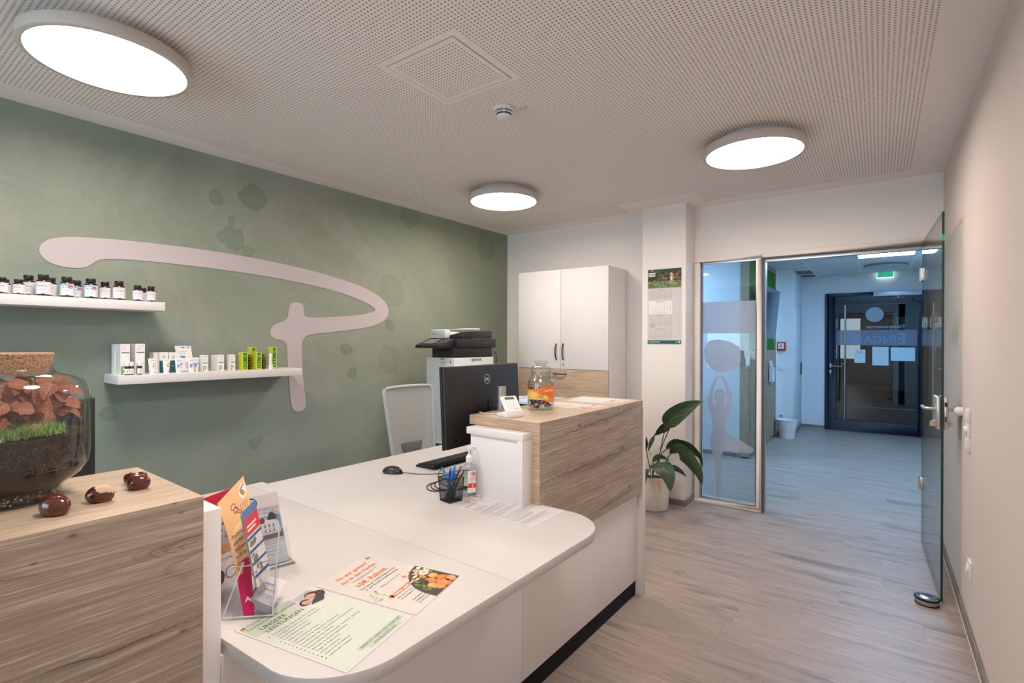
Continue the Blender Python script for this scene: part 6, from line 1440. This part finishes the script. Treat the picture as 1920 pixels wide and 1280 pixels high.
# card reader
t = empty('card_reader', 'white card payment terminal with keypad tilted on its stand', 'card reader', (-1.383, 1.797, TZ_), 'K', math.radians(-21.5))
RW = mat('reader_white', (240, 240, 240), .35)
B().hexa([(-.044, -.044, 0), (.046, -.044, 0), (.046, .044, 0), (-.044, .044, 0)], [(-.042, -.043, .013), (.044, -.044, .030), (.044, .044, .030), (-.042, .043, .013)]).obj('stand', RW, t, bevel=.004)
a_ = Vector((.043, 0, .030)); u_ = Vector((-.056, 0, .062)); nrm = Vector((u_.z, 0, -u_.x)).normalized()
b = B(); q0 = [a_+Vector((0, -.0405, 0))-nrm*.004, a_+Vector((0, .0405, 0))-nrm*.004, a_+u_+Vector((0, .0405, 0))-nrm*.004, a_+u_+Vector((0, -.0405, 0))-nrm*.004]
b.hexa([tuple(p-nrm*.013) for p in q0], [tuple(p) for p in q0]); hd = b.obj('terminal', RW, t, bevel=.005, seg=3)
F = Flat(*[tuple(p) for p in q0], .0004); w, h = F.w, F.h
F.rect(w*.20, w*.80, h*.74, h*.90, (96, 92, 84))
for r_ in range(4):
    for c_ in range(4):
        if r_ == 3 and c_ != 1: continue
        F.disc(w*(.24+.18*c_), h*(.60-.13*r_), .0016, (170, 120, 120) if c_ == 3 else (120, 116, 116), n=8)
F.rect(w*.62, w*.70, h*.13, h*.18, (90, 80, 80)).rect(w*.73, w*.88, h*.14, h*.17, (170, 160, 160)); F.done('keypad', hd)
cable('reader_cable', 'thin white cable leaving the card reader to the left', [(-1.42, 1.800, TZ_+.008), (-1.46, 1.795, TZ_+.006), (-1.50, 1.765, TZ_+.005), (-1.535, 1.765, TZ_+.008), (-1.545, 1.79, TZ_+.004)], .0016, WHITE)

# sweets jar
JC = (-1.412, 2.085, TZ_)
t = empty('sweets_jar', 'glass sweets jar with lid and orange fruit drops label', 'jar', JC)
JG = glass('jar_glass', (244, 248, 246), 1.3, edge=((176, 184, 180), 3.2))
prof = [(0, .001), (.048, .001), (.056, .004), (.0635, .016), (.0655, .028), (.0655, .128), (.063, .140), (.050, .162), (.0465, .168), (.0465, .178), (.049, .180), (.049, .186), (.046, .188)]
B().lathe(prof, n=48).obj('jar_body', JG, t, noclean=True)
B().lathe([(0, .004), (.05, .006), (.060, .018), (.062, .03), (.062, .127), (.059, .138), (.047, .158), (.043, .168), (.043, .186)], n=48).obj('inner_wall', glass('jar_inner', (250, 252, 251), .6, edge=((190, 198, 192), 3)), t, noclean=True)
B().lathe([(0, .188), (.049, .188), (.0505, .192), (.0495, .203), (.040, .209), (.022, .213), (.0205, .219), (.024, .223), (.031, .227), (.0325, .232), (.030, .237), (.018, .239), (0, .239)], n=40).obj('lid', JG, t, noclean=True)
R_ = random.Random(12); cm = [mat('candy_%d' % i, c, .15, coat=.6) for i, c in enumerate(((40, 110, 72), (170, 40, 44), (70, 90, 160), (110, 70, 50), (190, 190, 196), (60, 60, 50), (220, 150, 60)))]
b = B()
for k in range(110):
    a, r = R_.uniform(0, 6.283), .052*math.sqrt(R_.random()); z = .014+R_.uniform(0, .038)
    if k > 92: z = R_.uniform(.07, .108); r = .052
    b.sphere((r*math.cos(a), r*math.sin(a), z), (.009, .0075, .006), 8, 6, R_.randrange(7))
o = b.obj('wrapped_sweets', cm, t, noclean=True); o['kind'] = 'stuff'
b = B(); pal = [(236, 120, 44), (240, 150, 60), (238, 190, 84), (236, 208, 110), (232, 96, 52), (214, 96, 120), (120, 170, 110)]
NA, NZ = 60, 16; rr = .0662; th0, th1 = math.radians(-150), math.radians(50)
for i in range(NA):
    for j in range(NZ):
        s0, s1 = i/NA, (i+1)/NA; up = .100+.018*max(0, min(1, (s0-.36)*4.5)); lowz = .052-.014*max(0, min(1, (s0-.48)*6))
        z0, z1 = lowz+(up-lowz)*j/NZ, lowz+(up-lowz)*(j+1)/NZ
        v = math.hypot((s0-.22)*2.2, (j/NZ-.42)*1.1); ci = 3 if v < .28 else (2 if v < .42 else (1 if v < .55 else 0))
        if s0 > .40: ci = 0 if j/NZ > .50-.9*(s0-.40) else (3 if (s0-.56)**2*9+(j/NZ-.3)**2 < .05 else 1)
        if j < 2 and s0 < .5: ci = 3
        if (s0-.475)**2*30+(j/NZ-.22)**2*1.4 < .028: ci = 6
        if (s0-.505)**2*30+(j/NZ-.45)**2*1.4 < .016: ci = 5
        b.add([(rr*math.cos(th0+(th1-th0)*s), rr*math.sin(th0+(th1-th0)*s), z) for s, z in ((s0, z0), (s1, z0), (s1, z1), (s0, z1))], [(0, 1, 2, 3)], ci)
b.obj('label', [inkmat(c) for c in pal], t, noclean=True)
b = B()
for s_, a0, z, size, wd_ in (('Jeux', -40, .092, .009, .022), ('Drops', -22, .093, .011, .030)):
    v, f, W = text_geo(s_, True); b.add([((rr+.0006)*math.cos(math.radians(a0)+p[0]*wd_/W/rr), (rr+.0006)*math.sin(math.radians(a0)+p[0]*wd_/W/rr), z+p[1]*size/.72) for p in v], f)
b.obj('label_lettering', inkmat((250, 244, 238)), t, smooth=False, noclean=True)

def d_topA(F, w, h):
    for k in range(3): F.rect(w*.10, w*.55, h*(.84-.11*k), h*(.87-.11*k), (226, 150, 120))
    F.rect(w*.28, w*.64, h*.46, h*.60, (244, 196, 110)).blobs(w*.1, w*.95, .004, h*.32, [(240, 170, 110), (244, 200, 140), (232, 130, 100), (250, 240, 236)], 30, .02, 2, 4)
def d_topB(F, w, h):
    F.rect(w*.12, w*.6, h*.80, h*.815, (200, 196, 200)).rect(w*.12, w*.7, h*.72, h*.73, (200, 196, 200)).blobs(w*.1, w*.9, .01, h*.30, [(160, 160, 166), (224, 140, 120), (120, 122, 130), (210, 206, 210)], 22, .014, 2, 9)
flat_sheet('laminated_sheet', 'laminated sheet with orange pictures beside the sweets jar', [(-1.212, 2.195, TZ_+.0004), (-1.205, 2.400, TZ_+.0004), (-1.528, 2.372, TZ_+.0004), (-1.515, 2.165, TZ_+.0004)], .0006, PAPER, 'laminated sheets on the oak counter', d_topA)
flat_sheet('laminated_sheet', 'laminated sheet with grey drawing at the far end of the oak counter', [(-1.232, 2.455, TZ_+.0004), (-1.215, 2.725, TZ_+.0004), (-1.525, 2.690, TZ_+.0004), (-1.490, 2.455, TZ_+.0004)], .0006, PAPER, 'laminated sheets on the oak counter', d_topB)
# letter tray behind the counter
t = empty('letter_tray_tower', 'white letter tray tower with a pale blue sheet behind the sweets jar', 'letter tray', (-1.80, 2.60, WT))
b = B().box(-.13, -.126, -.14, .14, 0, .318).box(.126, .13, -.14, .14, 0, .318).box(-.126, .126, .136, .14, 0, .318); b.obj('tray_housing', WHITE, t)
for k in range(5): B().box(-.126, .126, -.14, .136, .002+.0735*k, .006+.0735*k).obj('shelf', WHITE, t); B().box(-.10, .10, -.13, .12, .0065+.0735*k, .012+.0735*k).obj('paper_stack', PAPER if k < 4 else mat('blue_sheet', (176, 198, 226), .6), t)

# chestnuts
CH = NT('chestnut_shell'); v_ = CH.map(CH.tc.outputs['Object'], (40, 40, 90)); CH.col(CH.ramp(CH.noise(v_, 1, 4), ((.3, (58, 22, 14)), (.55, (92, 38, 22)), (.75, (120, 56, 32))))); CH.rgh(.18); CH.b.inputs['Coat Weight'].default_value = .5
HIL = mat('chestnut_hilum', (206, 178, 150), .85, bump=.4, bscale=400)
def chestnut(x, y, r, rz, lab, hil, seed):
    R_ = random.Random(seed); t = empty('chestnut', lab, 'chestnut', (x, y, TZ_), 'K', rz, 'chestnuts on the oak counter')
    k1, k2 = R_.uniform(-.12, .12), R_.uniform(.03, .07)
    def fn(q): return Vector((q.x*(1+.10*math.cos(2*q.y)), q.y*(1-.08*q.x), max(q.z, -.72)*(1+k1*q.x)-k2*math.exp(-((q.x-.15)**2+q.y**2)*9)*(1 if q.z > 0 else 0)))
    rx, ry, rz_ = r*1.12, r*.95, r*1.02
    B().sphere((0, 0, rz_*.72), (rx, ry, rz_), 26, 18, fn=fn).obj('shell', CH.M, t)
    if hil:
        d = Vector(hil).normalized(); nu, nv = 40, 28; b = B(); v = []; f = []; keep = {}
        for i in range(nv+1):
            for j in range(nu):
                th, p = math.pi*i/nv, 2*math.pi*j/nu; q = Vector((math.sin(th)*math.cos(p), math.sin(th)*math.sin(p), math.cos(th)))
                e = fn(q)*1.012; keep[(i, j)] = q.dot(d) > .60+.07*math.sin(5*p); v.append((e.x*rx, e.y*ry, rz_*.72+e.z*rz_))
        for i in range(nv):
            for j in range(nu):
                ks = [(i, j), (i+1, j), (i+1, (j+1) % nu), (i, (j+1) % nu)]
                if all(keep[k] for k in ks): f.append(tuple(k[0]*nu+k[1] for k in ks))
        b.add(v, f); o = b.obj('hilum', HIL, t); 
        bm = bmesh.new(); bm.from_mesh(o.data); bmesh.ops.delete(bm, geom=[q for q in bm.verts if not q.link_faces], context='VERTS'); bm.to_mesh(o.data); bm.free()
chestnut(-1.275, .243, .0225, .5, 'large dark chestnut nearest the front edge below the terrarium', None, 1)
chestnut(-1.306, .318, .0200, 1.1, 'chestnut with pale cap in the middle of the row', (.55, -.25, 1), 2)
chestnut(-1.352, .398, .0190, .9, 'front chestnut of the touching pair at the right', None, 3)
chestnut(-1.405, .408, .0185, 1.3, 'rear chestnut with pale top of the touching pair', (-.05, .1, 1), 4)

# ------------------------------------------------------------------ terrarium
TC = (-1.455, .205, TZ_)
t = empty('terrarium', 'large bottle glass terrarium with cork lid, red veined leaves and moss', 'terrarium', TC)
TG = glass('terrarium_glass', (246, 249, 248), 1.25, edge=((150, 162, 162), 3.0), haze=.03, hazecol=(150, 150, 144))
outer = [(0, .002), (.070, .002), (.081, .004), (.083, .010), (.082, .020), (.084, .027), (.098, .037), (.114, .050), (.125, .068), (.1295, .090), (.130, .12), (.130, .205), (.127, .228), (.118, .246), (.104, .257), (.084, .264), (.072, .268), (.069, .273), (.071, .278)]
B().lathe(outer, n=96).obj('glass_vessel', TG, t, ang=60, noclean=True)
cork = NT('cork'); n1 = cork.noise(cork.tc.outputs['Object'], 260, 3, .7); cork.col(cork.ramp(n1, ((.34, (92, 60, 44)), (.45, (176, 136, 106)), (.65, (206, 168, 136))))); cork.rgh(.9); cork.bump(n1, .8, .002)
B().lathe([(0, .262), (.060, .262), (.0625, .275), (.0695, .302), (.068, .3045), (0, .3045)], n=64).obj('cork_lid', cork.M, t)
SO = NT('dark_soil'); n1 = SO.noise(SO.tc.outputs['Object'], 160, 5, .75); SO.col(SO.ramp(n1, ((.35, (32, 24, 19)), (.6, (66, 50, 40)), (.8, (118, 92, 74))))); SO.rgh(1); SO.bump(n1, 1, .004)
B().lathe([(0, .026), (.080, .026), (.096, .040), (.112, .053), (.1225, .070), (.127, .090), (.1275, .120), (.126, .136), (.10, .140), (.05, .146), (0, .148)], n=56).obj('soil', SO.M, t)
# gravel in the foot
R_ = random.Random(21); b = B(); gm = [mat('gravel_%d' % i, c, .8) for i, c in enumerate(((176, 168, 150), (120, 112, 98), (206, 198, 180), (84, 78, 66)))]
for k in range(420):
    a = R_.uniform(0, 6.283); r = .0785-R_.uniform(0, .012); z = .006+R_.uniform(0, .018); s = R_.uniform(.0018, .0038)
    b.sphere((r*math.cos(a), r*math.sin(a), z), (s, s*R_.uniform(.7, 1.1), s*.7), 5, 4, R_.randrange(4))
o = b.obj('gravel', gm, t, noclean=True); o['kind'] = 'stuff'
B().lathe([(0, .004), (.066, .004), (.066, .025), (0, .025)], n=32).obj('gravel_core', gm[3], t)
# roots against the glass
b = B()
for k in range(70):
    a = R_.uniform(-2.2, .9); z = R_.uniform(.075, .125); pts = []
    for q in range(6):
        pts.append((.1282*math.cos(a), .1282*math.sin(a), z)); a += R_.uniform(-.07, .07); z -= R_.uniform(-.004, .010); z = max(.072, min(.13, z))
    b.tube(pts, .00035, 3, cap=False)
o = b.obj('fine_roots', mat('root', (132, 112, 90), .9), t, noclean=True); o['kind'] = 'stuff'
# moss
b = B(); gc = [mat('moss_green_%d' % i, c, .9) for i, c in enumerate(((132, 176, 84), (104, 150, 66), (164, 198, 110), (184, 210, 140)))]
for k in range(4200):
    a = R_.uniform(-2.9, .62); r = .123*math.sqrt(R_.uniform(.30, 1)); 
    zb = .136+.018*math.sin(a*1.7+1)*.5; zz = zb+R_.uniform(-.004, .004)
    if r > .112 and R_.random() < .45 and a < -.9: zz -= R_.uniform(0, .022)
    x, y = r*math.cos(a), r*math.sin(a); r2 = min(r, .125)
    h_ = R_.uniform(.012, .026); dx, dy = R_.uniform(-.5, .5)*h_, R_.uniform(-.5, .5)*h_
    if math.hypot(x+dx, y+dy) > .127: dx, dy = -dx, -dy
    if math.hypot(x+dx, y+dy) > .127: dx = dy = 0
    wv_ = Vector((R_.uniform(-1, 1), R_.uniform(-1, 1), 0)).normalized()*.0011
    b.add([(x-wv_.x, y-wv_.y, zz), (x+wv_.x, y+wv_.y, zz), (x+dx, y+dy, zz+h_)], [(0, 1, 2)], R_.randrange(4))
o = b.obj('moss', gc, t, noclean=True, smooth=False); o['kind'] = 'stuff'
# bark and pebbles
BK = mat('bark', (122, 84, 62), .85, bump=.6, bscale=150)
B().tube([(.02, -.06, .145), (.055, -.045, .160), (.085, -.015, .156), (.110, .010, .146)], [.006, .010, .012, .005], 8).obj('bark_piece', BK, t)
B().tube([(.085, .045, .145), (.100, .020, .155), (.112, .0, .150)], [.007, .011, .006], 8).obj('bark_piece', mat('bark_pale', (176, 130, 98), .85, bump=.6, bscale=150), t)
for x, y, s in ((.098, -.035, .010), (.085, -.055, .008), (.105, -.010, .007), (.075, -.075, .009)): B().sphere((x, y, .143), (s, s*.8, s*.7), 10, 8).obj('pebble', mat('pebble', (186, 150, 118), .7), t)
# stems and leaves of the red nerve plant
NL = NT('nerve_leaf'); uv = NL.n.new('ShaderNodeUVMap'); uu = NL.sep(uv.outputs[0]); au = NL.math('ABSOLUTE', NL.math('SUBTRACT', uu[0], .5))
ph = NL.math('ABSOLUTE', NL.math('SUBTRACT', NL.math('FRACT', NL.math('SUBTRACT', NL.math('MULTIPLY', uu[1], 7.5), NL.math('MULTIPLY', au, 4.2))), .5))
vein = NL.math('MAXIMUM', NL.ramp(ph, ((0, 1), (.14, .7), (.24, 0))), NL.ramp(au, ((0, 1), (.04, .5), (.07, 0))))
br_ = NL.noise(NL.map(uv.outputs[0], (18, 22, 1)), 1, 3, .7)
vein = NL.math('MAXIMUM', vein, NL.math('MULTIPLY', NL.ramp(NL.math('ABSOLUTE', NL.math('SUBTRACT', br_, .5)), ((0, .7), (.03, 0))), 1))
oi = NL.n.new('ShaderNodeObjectInfo')
basec = NL.mix(oi.outputs['Random'], (74, 82, 48), (128, 90, 58))
veinc = NL.mix(oi.outputs['Random'], (232, 112, 108), (214, 118, 92))
NL.col(NL.mix(vein, basec, veinc)); NL.rgh(.5); NL.bump(NL.math('SUBTRACT', 1, vein), .3, .001)
NL.b.inputs['Subsurface Weight'].default_value = 0
lf0 = leaf_mesh('leaf', [(0, 0, 0), (.010, 0, .002), (.022, 0, .0015), (.033, 0, -.003)], .0245, NL.M, t, (0, 1, 0), fold=-.16, n=4)
lm = lf0.data; first = True; R_ = random.Random(33)
camL = Vector((1.45, -.2, .25)).normalized()
STM = mat('nerve_stem', (96, 62, 50), .6)
spots_ = []; tries = 0
while len(spots_) < 128 and tries < 9000:
    tries += 1
    a = R_.uniform(0, 6.283); r = .114*math.sqrt(R_.random()); z = R_.uniform(.158, .250)
    r = min(r, .114-max(0, z-.215)*1.1)
    p = Vector((r*math.cos(a), r*math.sin(a), z))
    if p.y > .085 and z < .165: continue
    if all((p-q).length > .0145 for q in spots_): spots_.append(p)
for k, p in enumerate(spots_):
    o = lf0 if k == 0 else bpy.data.objects.new('leaf', lm)
    if k: SC.collection.objects.link(o); o.parent = t
    out = Vector((p.x, p.y, .0)); out = out.normalized() if out.length > .01 else Vector((1, 0, 0))
    up = (camL*.7+out*.5+Vector((R_.uniform(-.5, .5), R_.uniform(-.5, .5), R_.uniform(.1, .8)))).normalized()
    d = Vector((R_.uniform(-1, 1), R_.uniform(-1, 1), R_.uniform(-.7, .5))); d = (d-up*d.dot(up)).normalized()
    yv = up.cross(d).normalized(); sc_ = R_.uniform(.85, 1.2); c0_ = p-d*.016*sc_
    for e in (c0_, c0_+d*.032*sc_):
        if math.hypot(e.x, e.y) > .119: c0_ = c0_-out*(math.hypot(e.x, e.y)-.119)
    if (c0_+d*.032*sc_).z > .256: c0_.z -= (c0_+d*.032*sc_).z-.256
    M3 = Matrix((d, yv, up)).transposed(); o.matrix_local = Matrix.Translation(c0_) @ M3.to_4x4() @ Matrix.Scale(sc_, 4)
for s_ in range(22):
    q = R_.choice(spots_); base = Vector((q.x*.45, q.y*.45, .142)); B().tube(catmull([base, base.lerp(q, .5)+Vector((0, 0, .006)), q-Vector((0, 0, .004))], 6), .0011, 6).obj('stem', STM, t)
B().tube([(.030, -.062, .145), (.028, -.06, .19), (.030, -.064, .225)], .0022, 6).obj('support_stick', BLACKM, t)
